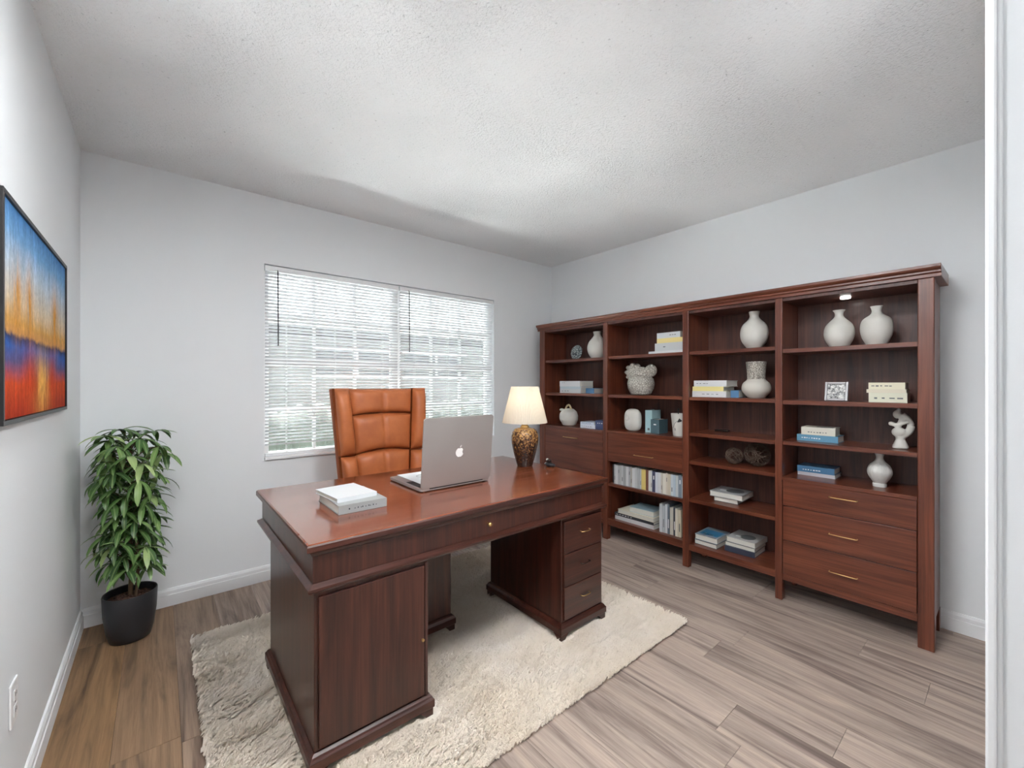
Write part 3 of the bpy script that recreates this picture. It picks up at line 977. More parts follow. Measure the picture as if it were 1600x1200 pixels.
# bay 2 row of books
row_cols = [(70, 70, 72), W2, W1, W3, (180, 184, 184), W2, (160, 164, 166), W1, W3, (176, 172, 164), W1, W2, W3, W2, (220, 198, 120), (120, 78, 62), (216, 212, 206), W1, (62, 66, 96), (206, 210, 218), W1, (196, 190, 178), (222, 218, 206), (210, 200, 186), (200, 190, 172), (196, 206, 212), (176, 192, 204), W2, (120, 132, 144), W1]
names_ = {0: 'charcoal', 14: 'yellow', 15: 'brown', 18: 'navy blue'}
ords = 'first second third fourth fifth sixth seventh eighth ninth tenth eleventh twelfth thirteenth fourteenth fifteenth sixteenth seventeenth eighteenth nineteenth twentieth twenty-first twenty-second twenty-third twenty-fourth twenty-fifth twenty-sixth twenty-seventh twenty-eighth twenty-ninth thirtieth thirty-first thirty-second thirty-third thirty-fourth'.split()
def shade_name(c):
    mx, mn = max(c), min(c)
    if mx - mn < 14: return 'white' if mx > 200 else 'light grey' if mx > 165 else 'grey'
    return 'cream' if c[0] > c[2] + 8 else 'pale blue'
ws = [rnd.uniform(0.012, 0.026) for _ in row_cols]
ws[14] = 0.036
ws[0] = 0.03
sc_ = (2.094 - 1.480 - 0.0006 * len(ws)) / sum(ws)
y = 2.0935
for k, (c, w) in enumerate(zip(row_cols, ws)):
    w *= sc_
    hgt = rnd.uniform(0.148, 0.158)
    nm = names_.get(k) or shade_name(c)
    standing((2.784 + (0.02 if k == 0 else rnd.uniform(0, 0.004)), y - w / 2, 0.452), hgt, 0.15, w, c, '%s book, %s from the lamp end of the row under the drawer' % (nm, ords[k]), 'books in the row under the drawer', band=((0.2, 0.4) if k % 4 == 1 else (0.6, 0.78) if k % 5 == 3 else None))
    y -= w + 0.0006
# bay 2 bottom: lying stack and standing books
z = 0.170
for L, D, h, c, lb, dx_, rr, yc in ((0.345, 0.20, 0.030, W1, 'white book at the foot of the stack beneath the long row of books', 0.0, 0.0, 1.890), (0.345, 0.20, 0.022, DK, 'black book second from the foot of the stack beneath the long row', 0.0, 0.01, 1.892), (0.320, 0.21, 0.030, CREAM, 'cream book third in the stack beneath the long row of books', 0.002, -0.02, 1.880), (0.205, 0.16, 0.040, (150, 176, 186), 'grey-blue book on top of the stack beneath the long row', 0.018, 0.04, 1.835)):
    book((2.795 + dx_, yc, z), L, D, h, c, lb, rr, spine=(c in (W1, DK)), marks=(6, 0.05, 0.5, 0.5, 0.005) if c == DK else None)
    z += h + 0.0002
y = 1.672
for k, (w, hgt, c, nm) in enumerate(((0.022, 0.205, W2, 'light grey'), (0.018, 0.196, (170, 176, 180), 'grey'), (0.020, 0.208, (196, 200, 204), 'silver-grey'), (0.016, 0.214, (96, 106, 116), 'slate'), (0.024, 0.194, (188, 184, 172), 'beige'), (0.016, 0.200, (70, 72, 80), 'charcoal'), (0.018, 0.196, (206, 200, 184), 'cream'), (0.022, 0.190, (198, 188, 166), 'tan'))):
    standing((2.795 + 0.003 * (k % 3), y - w / 2, 0.170), hgt, 0.17, w, c, '%s book standing at the post end of the bottom shelf' % nm, 'standing books on the bottom shelf', band=(0.2, 0.5) if k % 2 else None)
    y -= w + 0.0012
# bay 3
z = 1.158
book((2.790, 1.310, z), 0.224, 0.17, 0.040, (206, 206, 208), 'light grey book with small dark marks under the yellow book of the third bay', marks=(4, 0.3, 0.85, 0.5, 0.004))
book((2.792, 1.318, z + 0.0402), 0.206, 0.17, 0.030, (224, 212, 142), 'yellow book between two pale books in the third bay')
book((2.792, 1.304, z + 0.0704), 0.216, 0.17, 0.040, W1, 'white book resting on the yellow book in the third bay', marks=(4, 0.08, 0.5, 0.5, 0.004))
book((2.845, 1.168, z), 0.05, 0.12, 0.046, (92, 136, 176), 'small blue book at the end of the pale stack in the third bay')
rem = obj('remote_control', B((-0.02, 0.02, -0.045, 0.045, 0, 0.014)), M['dark_metal'], None, (2.99, 1.31, 0.9164), bevel=0.004)
setp(rem, 'small dark flat box alone at the back of a shelf', 'box')
def cov_face(col, parts):
    """flat print on the top cover: list of ellipses (cx, cy, rx, ry, material) in 0..1 of depth / length"""
    def f(t, L, D, H):
        for cx, cy, rx, ry, mt in parts:
            bm = lathe([(0.0001, 0.0004), (1.0, 0.0004), (1.0, 0.0)], 28)
            for v_ in bm.verts:
                v_.co = Vector((cx * D + v_.co.x * rx * D, (cy - 0.5) * L + v_.co.y * ry * L, H + v_.co.z))
            obj('cover_print', bm, mt, t)
    return f
def cov_rect(parts):
    def f(t, L, D, H):
        for x0, x1, y0, y1, mt in parts:
            obj('cover_print', B((x0 * D, x1 * D, (y0 - 0.5) * L, (y1 - 0.5) * L, H, H + 0.0004)), mt, t)
    return f
book((2.845, 1.225, 0.468), 0.150, 0.17, 0.030, (64, 66, 70), 'dark thin book under the grey picture book on the upright bay shelf', 0.06, spine=False)
book((2.838, 1.222, 0.4982), 0.205, 0.19, 0.034, (170, 172, 172), 'grey picture book with an oval print above the dark thin book', 0.03, spine=False, cover=cov_face(None, [(0.5, 0.38, 0.3, 0.26, INKG), (0.4, 0.72, 0.1, 0.1, INKW)]))
z = 0.160
book((2.800, 1.338, z), 0.150, 0.20, 0.030, (66, 68, 74), 'grey-edged book under the blue picture book on the lowest shelf', -0.02, spine=False)
book((2.805, 1.336, z + 0.0302), 0.150, 0.20, 0.036, (140, 152, 160), 'book with a blue and white cover on the lowest shelf', 0.01, spine=False, cover=cov_rect([(0.15, 0.72, 0.1, 0.9, INKB), (0.2, 0.3, 0.3, 0.5, INKW), (0.18, 0.34, 0.65, 0.75, INKW)]))
book((2.835, 1.135, z), 0.180, 0.19, 0.034, (56, 62, 78), 'dark blue-black book at the foot of the stack with the oval print', 0.03)
book((2.838, 1.135, z + 0.0342), 0.180, 0.19, 0.026, (88, 92, 92), 'white-edged book in the middle of the stack with the oval print', 0.02, spine=False)
book((2.842, 1.132, z + 0.0604), 0.176, 0.19, 0.032, (178, 178, 176), 'grey book with a dark oval print on the lowest shelf', -0.02, spine=False, cover=cov_face(None, [(0.42, 0.42, 0.26, 0.25, INKG), (0.3, 0.7, 0.08, 0.1, INKW)]))
# bay 4
z = 1.152
book((2.815, 0.4195, z), 0.147, 0.12, 0.048, (212, 212, 192), 'cream book with dark marks at the bottom of the paperback stack', marks=(4, 0.15, 0.95, 0.45, 0.008))
book((2.812, 0.425, z + 0.0482), 0.152, 0.12, 0.018, (214, 206, 186), 'thin beige book in the middle of the paperback stack')
book((2.818, 0.424, z + 0.0664), 0.140, 0.12, 0.034, (220, 214, 190), 'cream book with printed title on top of the paperback stack', marks=(5, 0.08, 0.7, 0.5, 0.006))
z = 0.919
book((2.850, 0.726, z), 0.195, 0.13, 0.036, (92, 142, 170), 'blue book with a white title under the cream book', 0.0, marks=(8, 0.12, 0.6, 0.5, 0.006))
book((2.853, 0.722, z + 0.0362), 0.160, 0.12, 0.044, (216, 212, 198), 'thick cream book resting on the blue book', 0.03, marks=(7, 0.2, 0.8, 0.35, 0.005), cover=cov_rect([(0.2, 0.6, 0.1, 0.6, INKG)]))
z = 0.713
book((2.895, 0.742, z), 0.180, 0.13, 0.020, (186, 184, 190), 'grey book under the glossy blue book on the drawer top', 0.0)
book((2.892, 0.744, z + 0.0202), 0.178, 0.14, 0.034, (70, 116, 152), 'glossy blue book lying on a grey book', 0.02, marks=(7, 0.15, 0.65, 0.4, 0.006))
# desk books
tb = book((0.612, 1.637, TZ), 0.19, 0.26, 0.034, (150, 153, 152), 'thick silver-grey book with small spine marks on the desk', PI / 2)
tb.location = (0.612, 1.640, TZ + LIFT)
tb.rotation_euler = (0, 0, PI / 2)
bm = bmesh.new()
for k in range(9):
    a = -0.035 + 0.010 * k + 0.002 * (k % 3)
    box(bm, -0.0004, 0.0, -a - 0.004, -a, 0.0145, 0.0175 + 0.002 * (k % 2))
box(bm, -0.0004, 0.0, 0.052, 0.057, 0.014, 0.020)
obj('spine_print', bm, INK, tb)
t2 = book((0.607, 1.690, TZ + 0.0344), 0.165, 0.215, 0.017, (206, 209, 211), 'slim white book lying on the silver-grey book on the desk', PI / 2 + 0.10)

# ------------------------------------------------------------------ vases and ornaments
def vase(name, loc, prof, mat, label, n=48, rib=None):
    o = obj(name, lathe(vase_prof(prof), n, rib=rib), M[mat], None, (loc[0], loc[1], loc[2] + LIFT), smooth=60)
    return setp(o, label, 'vase')
def flask(r, h, neck, lip, belly=0.42, base=0.55):
    return [(r * base, 0), (r * (base + 0.06), 0.004), (r * 0.90, h * belly * 0.5), (r, h * belly), (r * 0.86, h * (belly + 0.20)), (neck * 1.35, h * 0.79), (neck, h * 0.87), (neck * 1.1, h * 0.94), (lip, h)]
vase('vase', (2.895, 2.320, 1.464), flask(0.086, 0.232, 0.030, 0.036, 0.40), 'ceramic', 'smooth white flask vase beside the patterned disc ornament')
vase('vase', (2.885, 1.066, 1.4664), flask(0.079, 0.236, 0.026, 0.031, 0.43, 0.45), 'ceramic', 'white bottle vase alone on the top shelf of the third bay')
vase('vase', (2.885, 0.632, 1.447), flask(0.069, 0.206, 0.019, 0.029, 0.40), 'ceramic', 'shorter white flask vase of the pair, flared lip, next to the third bay')
vase('vase', (2.885, 0.473, 1.447), flask(0.068, 0.206, 0.020, 0.026, 0.46), 'ceramic', 'taller round-shouldered white vase of the pair, at the end post')
vase('vase', (2.900, 1.060, 1.158), [(0.045, 0), (0.050, 0.004), (0.076, 0.035), (0.082, 0.062), (0.074, 0.092), (0.054, 0.112), (0.051, 0.130), (0.053, 0.170), (0.058, 0.228)], 'ceramic_half', 'white vase with round belly and carved wide neck')
vase('vase', (2.875, 0.459, 0.713), [(0.028, 0), (0.029, 0.016), (0.026, 0.020), (0.044, 0.050), (0.051, 0.078), (0.042, 0.108), (0.022, 0.130), (0.015, 0.146), (0.016, 0.160), (0.021, 0.174)], 'ceramic_rib', 'small ribbed white vase standing on the drawer top', rib=lambda a, z: 1 + 0.012 * math.cos(28 * a))

# patterned disc ornament
dsc = thing('disc_ornament', (2.90, 2.560, 1.464), 'round dark and white patterned disc leaning beside the white vase', 'ornament')
bm = lathe([(0.0005, -0.010), (0.050, -0.010), (0.064, -0.004), (0.066, 0.004), (0.050, 0.010), (0.0005, 0.012)], 40)
bmesh.ops.rotate(bm, verts=bm.verts[:], cent=(0, 0, 0), matrix=Matrix.Rotation(-PI / 2 + 0.16, 3, 'Y'))
obj('disc', bm, M['pattern'], dsc, (0, 0, 0.068), smooth=50)
obj('foot', B((-0.012, 0.018, -0.022, 0.022, 0.0, 0.010)), M['dark_metal'], dsc, bevel=0.003)

# owl-like pot
op = thing('ceramic_pot', (2.875, 2.628, 0.868), 'white face-shaped ceramic pot with a beige handle in the lowest niche', 'pot')
bm = lathe([(0.045, 0), (0.062, 0.006), (0.080, 0.05), (0.082, 0.085), (0.070, 0.125), (0.040, 0.150), (0.0005, 0.156)], 32)
blob(bm, (-0.062, 0.030, 0.080), (0.020, 0.030, 0.050))
blob(bm, (-0.030, 0.060, 0.140), (0.016, 0.030, 0.014))
blob(bm, (-0.066, 0.004, 0.060), (0.018, 0.012, 0.034))
o = obj('body', bm, M['ceramic'], op)
remesh(o, 0.004, 3)
bm = bmesh.new()
tube(bm, spline([(-0.01, 0.034, 0.146), (-0.008, 0.020, 0.176), (-0.006, -0.006, 0.184), (-0.008, -0.026, 0.160), (-0.01, -0.034, 0.146)], 6), 0.009, 10)
obj('handle', bm, plain('beige_glaze', lin(206, 190, 150), 0.4), op, smooth=60, label='beige glazed loop handle')

# carved cluster vase
cv = thing('sculptural_vase', (2.885, 1.885, 1.160), 'carved cream sculptural vase with rosette clusters', 'sculpture')
bm = lathe([(0.055, 0), (0.075, 0.006), (0.098, 0.05), (0.104, 0.09), (0.094, 0.13), (0.06, 0.155), (0.0005, 0.16)], 32)
blob(bm, (0.0, 0.055, 0.175), (0.058, 0.068, 0.066))
blob(bm, (0.004, -0.085, 0.188), (0.042, 0.046, 0.050))
blob(bm, (0.0, -0.01, 0.165), (0.055, 0.06, 0.055))
for k in range(9):
    a = 2 * PI * k / 9
    blob(bm, (-0.01, 0.055 + 0.062 * math.cos(a), 0.178 + 0.058 * math.sin(a)), (0.03, 0.020, 0.018), 2)
o = obj('body', bm, M['ceramic_carved'], cv)
remesh(o, 0.004, 2)

# round squat vase
sv = thing('ceramic_vase', (2.838, 1.925, 0.876), 'squat white pebble-shaped vase in front of the teal books', 'vase')
bm = bmesh.new()
bmesh.ops.create_uvsphere(bm, u_segments=36, v_segments=24, radius=1)
for v_ in bm.verts:
    c = v_.co
    f = lambda q, p: math.copysign(abs(q) ** p, q)
    v_.co = Vector((0.042 * f(c.x, 0.8), 0.070 * f(c.y, 0.75), 0.088 + 0.088 * f(c.z, 0.62)))
o = obj('body', bm, M['ceramic'], sv, smooth=180)
bm = bmesh.new()
tube(bm, spline([(-0.030, 0.05, 0.14), (-0.041, 0.02, 0.125), (-0.043, 0.012, 0.10), (-0.043, 0.03, 0.09), (-0.041, 0.045, 0.10), (-0.040, 0.04, 0.118)], 6), 0.004, 8)
obj('relief', bm, M['ceramic'], sv, smooth=60)

# tapered cup with house drawing
cu = thing('ceramic_cup', (2.852, 1.545, 0.876), 'tapered white ceramic cup with a dark gable-shaped cutout', 'cup')
obj('body', lathe([(0.044, 0), (0.046, 0.003), (0.050, 0.05), (0.055, 0.10), (0.061, 0.158), (0.058, 0.158), (0.050, 0.08), (0.040, 0.01), (0.0005, 0.01)], 40), M['ceramic'], cu, smooth=50)
def on_cup(a, z):
    r = 0.046 + (0.061 - 0.046) * z / 0.158 + 0.0012
    return Vector((-r * math.cos(a), -r * math.sin(a), z))
bm = bmesh.new()
vv = [bm.verts.new(on_cup(a, q)) for a, q in ((0.15, 0.100), (0.42, 0.128), (0.75, 0.112), (0.62, 0.104), (0.38, 0.100))]
bm.faces.new(vv)
obj('cutout', bm, M['black_plastic'], cu)
bm = bmesh.new()
tube(bm, [on_cup(a, q) for a, q in ((-0.55, 0.055), (-0.2, 0.088), (0.15, 0.108))], 0.0012, 6)
tube(bm, [on_cup(a, q) for a, q in ((-0.15, 0.040), (-0.15, 0.056))], 0.002, 6)
obj('drawing', bm, INKG, cu)
bm = bmesh.new()
tube(bm, [(0, 0.01, 0.012), (0.0, 0.012, 0.185)], 0.003, 8)
blob(bm, (0, 0.012, 0.187), 0.006, 2)
obj('brush', bm, M['black_plastic'], cu, smooth=60)

# white abstract figure
fg = thing('abstract_figure', (2.885, 0.380, 0.919), 'white abstract twisted figure sculpture on a round foot', 'sculpture')
bm = lathe([(0.030, 0), (0.032, 0.003), (0.031, 0.012), (0.024, 0.030), (0.018, 0.045), (0.020, 0.06), (0.0005, 0.065)], 28)
blob(bm, (-0.004, 0.006, 0.082), (0.024, 0.028, 0.026))
tube(bm, spline([(0, -0.004, 0.06), (0.004, -0.030, 0.085), (0.004, -0.038, 0.120), (0, -0.026, 0.150), (-0.002, -0.006, 0.172)], 6), [0.016] * 12 + [0.014] * 13, 12)
tube(bm, spline([(-0.006, 0.016, 0.085), (-0.012, 0.006, 0.110), (-0.012, -0.004, 0.140), (-0.006, -0.012, 0.160)], 6), 0.011, 10)
tube(bm, spline([(-0.008, -0.030, 0.138), (-0.014, -0.008, 0.128), (-0.014, 0.016, 0.118), (-0.012, 0.030, 0.124)], 6), 0.010, 10)
blob(bm, (-0.004, 0.012, 0.172), (0.017, 0.017, 0.022))
blob(bm, (-0.004, 0.006, 0.192), (0.010, 0.009, 0.012))
blob(bm, (-0.012, 0.034, 0.124), 0.011)
o = obj('body', bm, M['ceramic'], fg)
remesh(o, 0.003, 4)

# twig balls
def twig_ball(loc, r, label, seed):
    q = random.Random(seed)
    bm = bmesh.new()
    for k in range(26):
        ax = Vector((q.gauss(0, 1), q.gauss(0, 1), q.gauss(0, 1))).normalized()
        a = ax.orthogonal().normalized(); b = ax.cross(a)
        off = q.uniform(-0.45, 0.45)
        rr = math.sqrt(1 - off * off) * r * q.uniform(0.94, 0.985)
        pts = [ax * off * r + (a * math.cos(2 * PI * i / 22) + b * math.sin(2 * PI * i / 22)) * rr for i in range(23)]
        tube(bm, pts, 0.0016, 5)
    o = obj('twig_ball', bm, plain('twig_brown', lin(92, 74, 62), 0.8), None, (loc[0], loc[1], loc[2] + r + LIFT), smooth=60)
    setp(o, label, 'ornament')
twig_ball((2.868, 1.180, 0.724), 0.054, 'smaller woven brown twig ball beside the larger one', 3)
twig_ball((2.905, 1.056, 0.724), 0.076, 'larger woven brown twig ball on the shelf', 4)

# photo frame
pf = thing('photo_frame', (2.83, 0.634, 1.1536), 'silver photo frame with a grey picture leaning back', 'photo frame')
w, h, b = 0.052, 0.104, 0.012
bm = B((-0.006, 0.006, -w, -w + b, 0, h), (-0.006, 0.006, w - b, w, 0, h), (-0.006, 0.006, -w + b, w - b, 0, b), (-0.006, 0.006, -w + b, w - b, h - b, h))
rot = Matrix.Rotation(0.2, 3, 'Y')
bmesh.ops.rotate(bm, verts=bm.verts[:], cent=(0, 0, 0), matrix=rot)
obj('frame', bm, plain('pewter', lin(150, 148, 150), 0.4, 0.6), pf, bevel=0.002)
bm = B((-0.001, 0.005, -w + b, w - b, b, h - b))
bmesh.ops.rotate(bm, verts=bm.verts[:], cent=(0, 0, 0), matrix=rot)
obj('picture', bm, M['print'], pf)
bm = bmesh.new()
tube(bm, [(0.018, 0, 0.07), (0.062, 0, 0.003)], 0.003, 6)
obj('easel_leg', bm, M['dark_metal'], pf)

# ------------------------------------------------------------------ table lamp
LX, LY = 1.70, 1.916
lamp = thing('table_lamp', (LX, LY, TZ), 'lit table lamp with pleated cream shade and mottled brown-gold base', 'lamp')
obj('lamp_base', lathe(spline([(0.044, 0), (0.047, 0.004), (0.060, 0.05), (0.077, 0.12), (0.0825, 0.165), (0.078, 0.20), (0.062, 0.222), (0.030, 0.232)], 6), 48), M['lamp_glaze'], lamp, smooth=180)
obj('neck', lathe([(0.026, 0.2321), (0.026, 0.240), (0.020, 0.244), (0.020, 0.262), (0.010, 0.266), (0.010, 0.30), (0.014, 0.302), (0.014, 0.335)], 28), M['brass'], lamp, smooth=40)
rib = lambda a, z: 1 + 0.012 * math.cos(72 * a)
obj('lamp_shade', lathe([(0.136, 0.262), (0.082, 0.480)], 288, rib=rib, close=False), M['shade'], lamp, smooth=180)
bm = bmesh.new()
for k in range(3):
    a = 2 * PI * k / 3
    tube(bm, [(0.010 * math.cos(a), 0.010 * math.sin(a), 0.33), (0.081 * math.cos(a), 0.081 * math.sin(a), 0.474)], 0.0015, 6)
obj('shade_carrier', bm, M['brass'], lamp)
obj('bulb', lathe([(0.012, 0.335), (0.014, 0.35), (0.028, 0.385), (0.026, 0.410), (0.012, 0.424), (0.0005, 0.426)], 24), glow('bulb_glow', (1.0, 0.88, 0.70, 1), TABLE_LAMP * 3.0), lamp, smooth=180)

# ------------------------------------------------------------------ desk ornament
st = thing('pebble_ornament', (1.795, 1.80, TZ), 'small cluster of dark and pale pebbles near the lamp', 'ornament')
for n_, c, r, mt in (('pebble', (0.0, 0.0, 0.013), (0.022, 0.026, 0.013), 'black_plastic'), ('pebble', (0.004, -0.022, 0.010), (0.016, 0.018, 0.010), 'black_plastic'), ('pebble', (-0.004, 0.020, 0.012), (0.013, 0.013, 0.012), 'chrome'), ('pebble', (0.0, 0.004, 0.034), (0.014, 0.016, 0.010), 'dark_metal'), ('pebble', (-0.004, 0.014, 0.041), (0.008, 0.008, 0.007), 'ceramic')):
    bm = bmesh.new(); blob(bm, c, r, 3)
    obj(n_, bm, M[mt], st, smooth=180)

# ------------------------------------------------------------------ laptop
lp = thing('laptop', (1.103, 1.735, TZ), 'open silver laptop on the desk with white fruit emblem', 'laptop')
def rbox(x0, x1, y0, y1, z0, z1, r, axis='z'):
    pts = []
    for cx, cy, a0 in ((x1 - r, y1 - r, 0), (x0 + r, y1 - r, PI / 2), (x0 + r, y0 + r, PI), (x1 - r, y0 + r, 3 * PI / 2)):
        for k in range(7):
            a = a0 + PI / 2 * k / 6
            pts.append((cx + r * math.cos(a), cy + r * math.sin(a)))
    return prism(pts, z0, z1, axis)
base = obj('base', rbox(-0.195, 0.195, 0.0, 0.340, 0.004, 0.016, 0.014), M['silver'], lp, bevel=0.001)
for sx in (-1, 1):
    for yy in (0.02, 0.32):
        obj('rubber_foot', lathe([(0.008, 0), (0.008, 0.0039)], 16), M['black_plastic'], base, (sx * 0.17, yy, 0), smooth=40)
obj('keyboard_well', B((-0.182, 0.182, 0.030, 0.175, 0.0161, 0.0166)), M['black_plastic'], base)
for r_ in range(6):
    for k in range(13):
        wk = 0.364 / 13
        obj('key', B((-0.182 + wk * k + 0.002, -0.182 + wk * (k + 1) - 0.002, 0.033 + r_ * 0.0235, 0.033 + r_ * 0.0235 + 0.0195, 0.0167, 0.0182)), M['black_plastic'], base)
obj('trackpad', B((-0.06, 0.06, 0.200, 0.310, 0.0161, 0.0165)), M['white'], base)
LIDL = 0.326
bm = rbox(-0.195, 0.195, 0.0, LIDL, -0.004, 0.004, 0.014, 'y')
lid = obj('lid', bm, M['silver'], lp, (0, 0.0, 0.016), bevel=0.001)
lid.rotation_euler = (math.radians(5.5), 0, 0)
obj('screen', B((-0.183, 0.183, 0.0041, 0.0046, 0.02, LIDL - 0.012)), plain('screen_glass', lin(20, 22, 26), 0.1), lid)
bm = bmesh.new(); tube(bm, [(-0.15, 0, 0), (0.15, 0, 0)], 0.0055, 10)
obj('hinge', bm, M['black_plastic'], lp, (0, 0.004, 0.0135), smooth=50)
pts = []
for k in range(96):                                   # apple outline with a bite on one side
    a = 2 * PI * k / 96
    r_ = 1 - 0.17 * math.exp(-((a - PI / 2) / 0.30) ** 2) - 0.10 * math.exp(-((a - 3 * PI / 2) / 0.22) ** 2)
    x_, z_ = 1.0 * r_ * math.cos(a) * (1.0 if math.sin(a) > 0 else 1.0 - 0.16 * (math.sin(a)) ** 2), 1.02 * r_ * math.sin(a)
    dq, rq = Vector((1.16, 0.12)), 0.50
    d_ = Vector((x_, z_)); L_ = d_.length; u_ = d_ / L_
    bq = u_.dot(dq); cq = dq.dot(dq) - rq * rq
    disc = bq * bq - cq
    if disc > 0 and bq > 0:
        L_ = min(L_, bq - math.sqrt(disc))
    pts.append((u_.x * L_, u_.y * L_))
S_ = 0.0225
bm = prism([(x_ * S_, z_ * S_) for x_, z_ in pts], -0.0008, 0, 'y')
leafp = []
for k in range(13):
    a = -0.9 + 1.8 * k / 12
    leafp.append(a)
lf = [(0.02, 1.02), (0.03, 1.22), (0.12, 1.40), (0.28, 1.54), (0.42, 1.58), (0.43, 1.42), (0.36, 1.24), (0.22, 1.08)]
bm2 = prism([(x_ * S_, z_ * S_) for x_, z_ in lf], -0.0008, 0, 'y')
em = obj('emblem', bm, plain('emblem_white', lin(238, 236, 234), 0.35), lid, (0.002, -0.0041, 0.152), label='white apple-shaped emblem with a bite')
obj('emblem_leaf', bm2, em.data.materials[0], lid, (0.002, -0.0041, 0.152))
pa = thing('paper_sheet', (1.053, 1.945, TZ + 0.0185), 'white paper sheet lying on the laptop keyboard', 'paper')
obj('sheet', B((-0.10, 0.10, -0.125, 0.135, 0.0, 0.0008)), plain('paper_white', lin(238, 240, 242), 0.7), pa)
bm = bmesh.new()
tube(bm, [(0.03 * math.cos(2 * PI * k / 32), 0.03 * math.sin(2 * PI * k / 32), 0) for k in range(33)], 0.0012, 5)
obj('ring_mark', bm, plain('ring_grey', lin(186, 188, 190), 0.6), pa, (-0.01, 0.03, 0.0014))

# ------------------------------------------------------------------ plant
PX, PY = -0.112, 2.800
plant = thing('potted_plant', (PX, PY, 0), 'bushy green umbrella plant in a charcoal pot in the room corner', 'plant')
PR = 0.104
obj('pot', lathe([(0.070, 0.0), (0.078, 0.004), (0.090, 0.05), (0.100, 0.13), (PR, 0.222), (PR - 0.002, 0.228), (PR - 0.007, 0.226), (PR - 0.010, 0.19), (0.0005, 0.185)], 56), M['pot'], plant, smooth=50, label='charcoal tapered plastic pot')
bm = lathe([(PR - 0.0105, 0.194), (0.07, 0.202), (0.03, 0.207), (0.0005, 0.206)], 40)
for k in range(60):
    a, r_ = rnd.uniform(0, 2 * PI), rnd.uniform(0.0, 0.085)
    blob(bm, (r_ * math.cos(a), r_ * math.sin(a), 0.203), rnd.uniform(0.004, 0.009), 1)
obj('soil', bm, M['soil'], plant)
def leaf_mesh(L, W, droop):
    bm = bmesh.new()
    n = 6
    rows = []
    for i in range(n + 1):
        t = i / n
        w = W * (math.sin(PI * min(t * 0.93 + 0.05, 1.0)) ** 0.75) * (1.0 if i < n else 0.1)
        ang = droop * t
        x_ = L * (math.sin(ang) / droop if droop > 1e-3 else t)
        z_ = -L * ((1 - math.cos(ang)) / droop if droop > 1e-3 else 0)
        rows.append([bm.verts.new((x_, -w, z_ + w * 0.28)), bm.verts.new((x_, 0, z_)), bm.verts.new((x_, w, z_ + w * 0.28))])
    for a, b in zip(rows, rows[1:]):
        bm.faces.new((a[0], a[1], b[1], b[0])); bm.faces.new((a[1], a[2], b[2], b[1]))
    me = bpy.data.meshes.new('leaf')
    bm.to_mesh(me); bm.free()
    me.shade_smooth()
    me.materials.append(M['leaf'])
    return me
leaf_meshes = [leaf_mesh(0.112, 0.0115, 0.9), leaf_mesh(0.126, 0.0125, 1.25), leaf_mesh(0.10, 0.0125, 0.6), leaf_mesh(0.118, 0.0145, 1.0)]
stem_bm = bmesh.new()
trunk = spline([(0.0, 0.01, 0.195), (0.004, 0.0, 0.36), (-0.004, 0.006, 0.55), (0.0, 0.0, 0.75), (0.003, 0.0, 0.95)], 5)
tube(stem_bm, trunk, [0.011 - 0.006 * k / (len(trunk) - 1) for k in range(len(trunk))], 8)
tube(stem_bm, spline([(0.02, -0.02, 0.195), (0.03, -0.03, 0.35), (0.02, -0.04, 0.52)], 5), 0.006, 8)
rl_ = random.Random(21)
cands = []
def env(z):           # radius of the crown at a height: two tiers with a waist
    t1 = max(0, 1 - ((z - 0.85) / 0.23) ** 2); t2 = max(0, 1 - ((z - 0.46) / 0.17) ** 2)
    return max(0.155 * math.sqrt(t1), 0.135 * math.sqrt(t2), 0.085 if 0.36 < z < 0.95 else 0.0)
whorls = []
N = 70
for k in range(N):
    zz = 0.33 + (1.02 - 0.33) * ((k + 0.5) / N) ** 0.92
    a = k * 2.39996 + rl_.uniform(-0.3, 0.3)
    rr = env(zz) * rl_.uniform(0.45, 0.86)
    whorls.append((rr * math.cos(a), rr * math.sin(a), zz, a))
rest = bmesh.new()
leaves = []
for wx, wy, wz, wa in whorls:
    tube(stem_bm, spline([(0, 0, wz - 0.07), (wx * 0.55, wy * 0.55, wz - 0.015), (wx, wy, wz)], 3), 0.0022, 5)
    nl = rl_.randint(7, 9)
    ph = rl_.uniform(0, 2 * PI)
    out = 0.55 * math.hypot(wx, wy) / 0.12
    for j in range(nl):
        az = ph + 2 * PI * j / nl + rl_.uniform(-0.2, 0.2)
        pitch = rl_.uniform(-0.15, 0.55) - 0.75 * out * max(0, -math.cos(az - wa)) * 0.3 + (0.35 if wz > 0.98 else 0) * -1
        mi = rl_.randrange(4)
        s = rl_.uniform(0.8, 1.12)
        d = Vector((math.cos(az), math.sin(az)))
        for _ in range(8):       # keep clear of the two walls
            reach = 0.10 * s
            tip = Vector((wx, wy)) + d * reach
            if PX + tip.x > XL + 0.012 and PY + tip.y < YB - 0.012: break
            s *= 0.85
        else:
            continue
        leaves.append((wx, wy, wz, az, pitch, mi, s, math.hypot(wx, wy) - 0.1 * wx - 0.15 * wy))
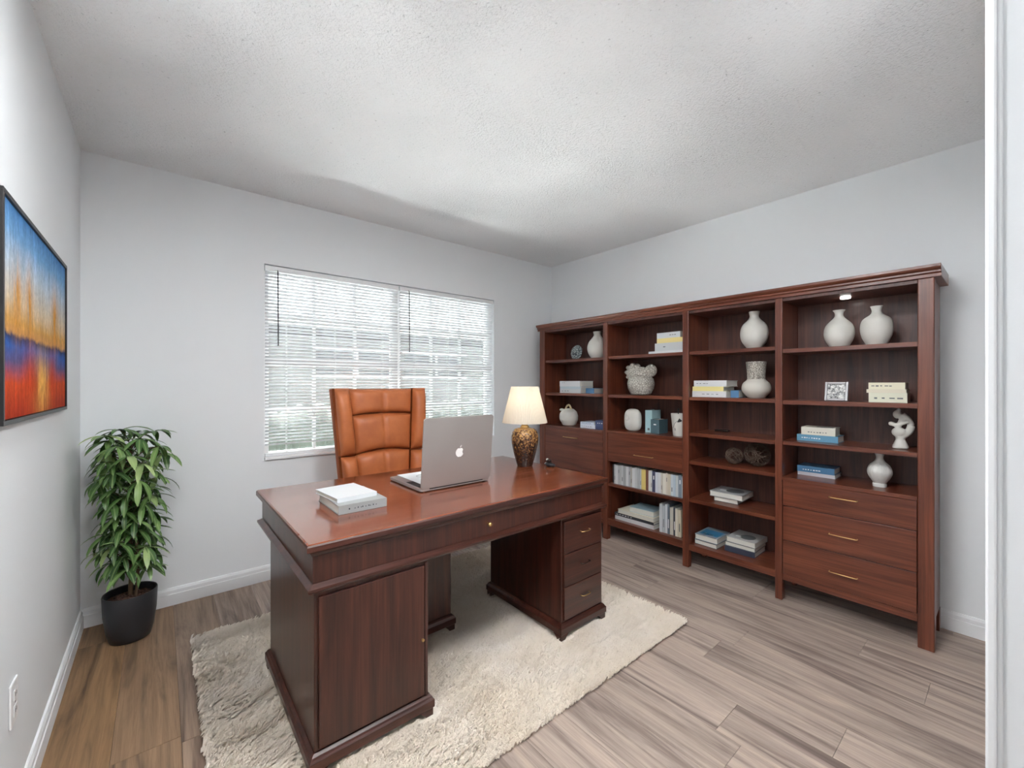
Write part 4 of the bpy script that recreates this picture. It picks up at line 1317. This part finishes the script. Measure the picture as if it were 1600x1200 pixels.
# those facing the room show largest: they are single leaves, the others are one mass
leaves.sort(key=lambda q: -(q[7] + 0.45 * (q[0] * 0.05 - q[1] * 1.0) + 0.03 * math.cos(q[3] + PI / 2)))
for k, (wx, wy, wz, az, pitch, mi, s, _) in enumerate(leaves):
    mt = Matrix.Translation((wx, wy, wz)) @ Matrix.Rotation(az, 4, 'Z') @ Matrix.Rotation(pitch, 4, 'Y') @ Matrix.Diagonal((s, s, s, 1))
    if k < 290:
        o = obm('leaf', leaf_meshes[mi], plant)
        o.matrix_local = mt
    else:
        n0 = len(rest.verts)
        rest.from_mesh(leaf_meshes[mi])
        rest.verts.ensure_lookup_table()
        bmesh.ops.transform(rest, matrix=mt, verts=rest.verts[n0:])
obj('stem', stem_bm, M['bark'], plant, smooth=60)
o = obj('foliage', rest, M['leaf'], plant, smooth=180)
o['kind'] = 'stuff'

# ------------------------------------------------------------------ painting
py0, py1, pz0, pz1 = 1.580, 2.497, 1.142, 1.728
pt = thing('framed_painting', (XL, 0.5 * (py0 + py1), 0.5 * (pz0 + pz1)), 'abstract blue, ochre and red canvas in a thin black frame', 'painting')
hw_, hh_ = (py1 - py0) / 2, (pz1 - pz0) / 2
for nm, bx_ in (('frame_rail', (0.001, 0.020, -hw_, hw_, hh_ - 0.012, hh_)), ('frame_rail', (0.001, 0.020, -hw_, hw_, -hh_, -hh_ + 0.012)), ('frame_stile', (0.001, 0.020, -hw_, -hw_ + 0.012, -hh_ + 0.012, hh_ - 0.012)), ('frame_stile', (0.001, 0.020, hw_ - 0.012, hw_, -hh_ + 0.012, hh_ - 0.012))):
    obj(nm, B(bx_), M['black'], pt, bevel=0.001)
obj('canvas', B((0.002, 0.015, -hw_ + 0.014, hw_ - 0.014, -hh_ + 0.014, hh_ - 0.014)), M['painting'], pt)

# ------------------------------------------------------------------ wall outlet
ol = thing('wall_outlet', (XL, 1.765, 0.373), 'white double wall outlet below the painting', 'outlet')
pl = obj('cover_plate', B((0.0005, 0.006, -0.036, 0.036, -0.058, 0.058)), M['white_gloss'], ol, bevel=0.003)
for zz in (-0.022, 0.022):
    so = obj('socket', B((0.0061, 0.008, -0.016, 0.016, zz - 0.014, zz + 0.014)), M['white_gloss'], ol, bevel=0.002)
    for yy in (-0.006, 0.006):
        obj('slot', B((0.0081, 0.0084, yy - 0.0012, yy + 0.0012, zz - 0.004, zz + 0.006)), M['black'], so)
obj('screw', lathe([(0.003, 0), (0.003, 0.0006)], 12), M['chrome'], ol, (0.0062, 0, 0)).rotation_euler = (0, PI / 2, 0)
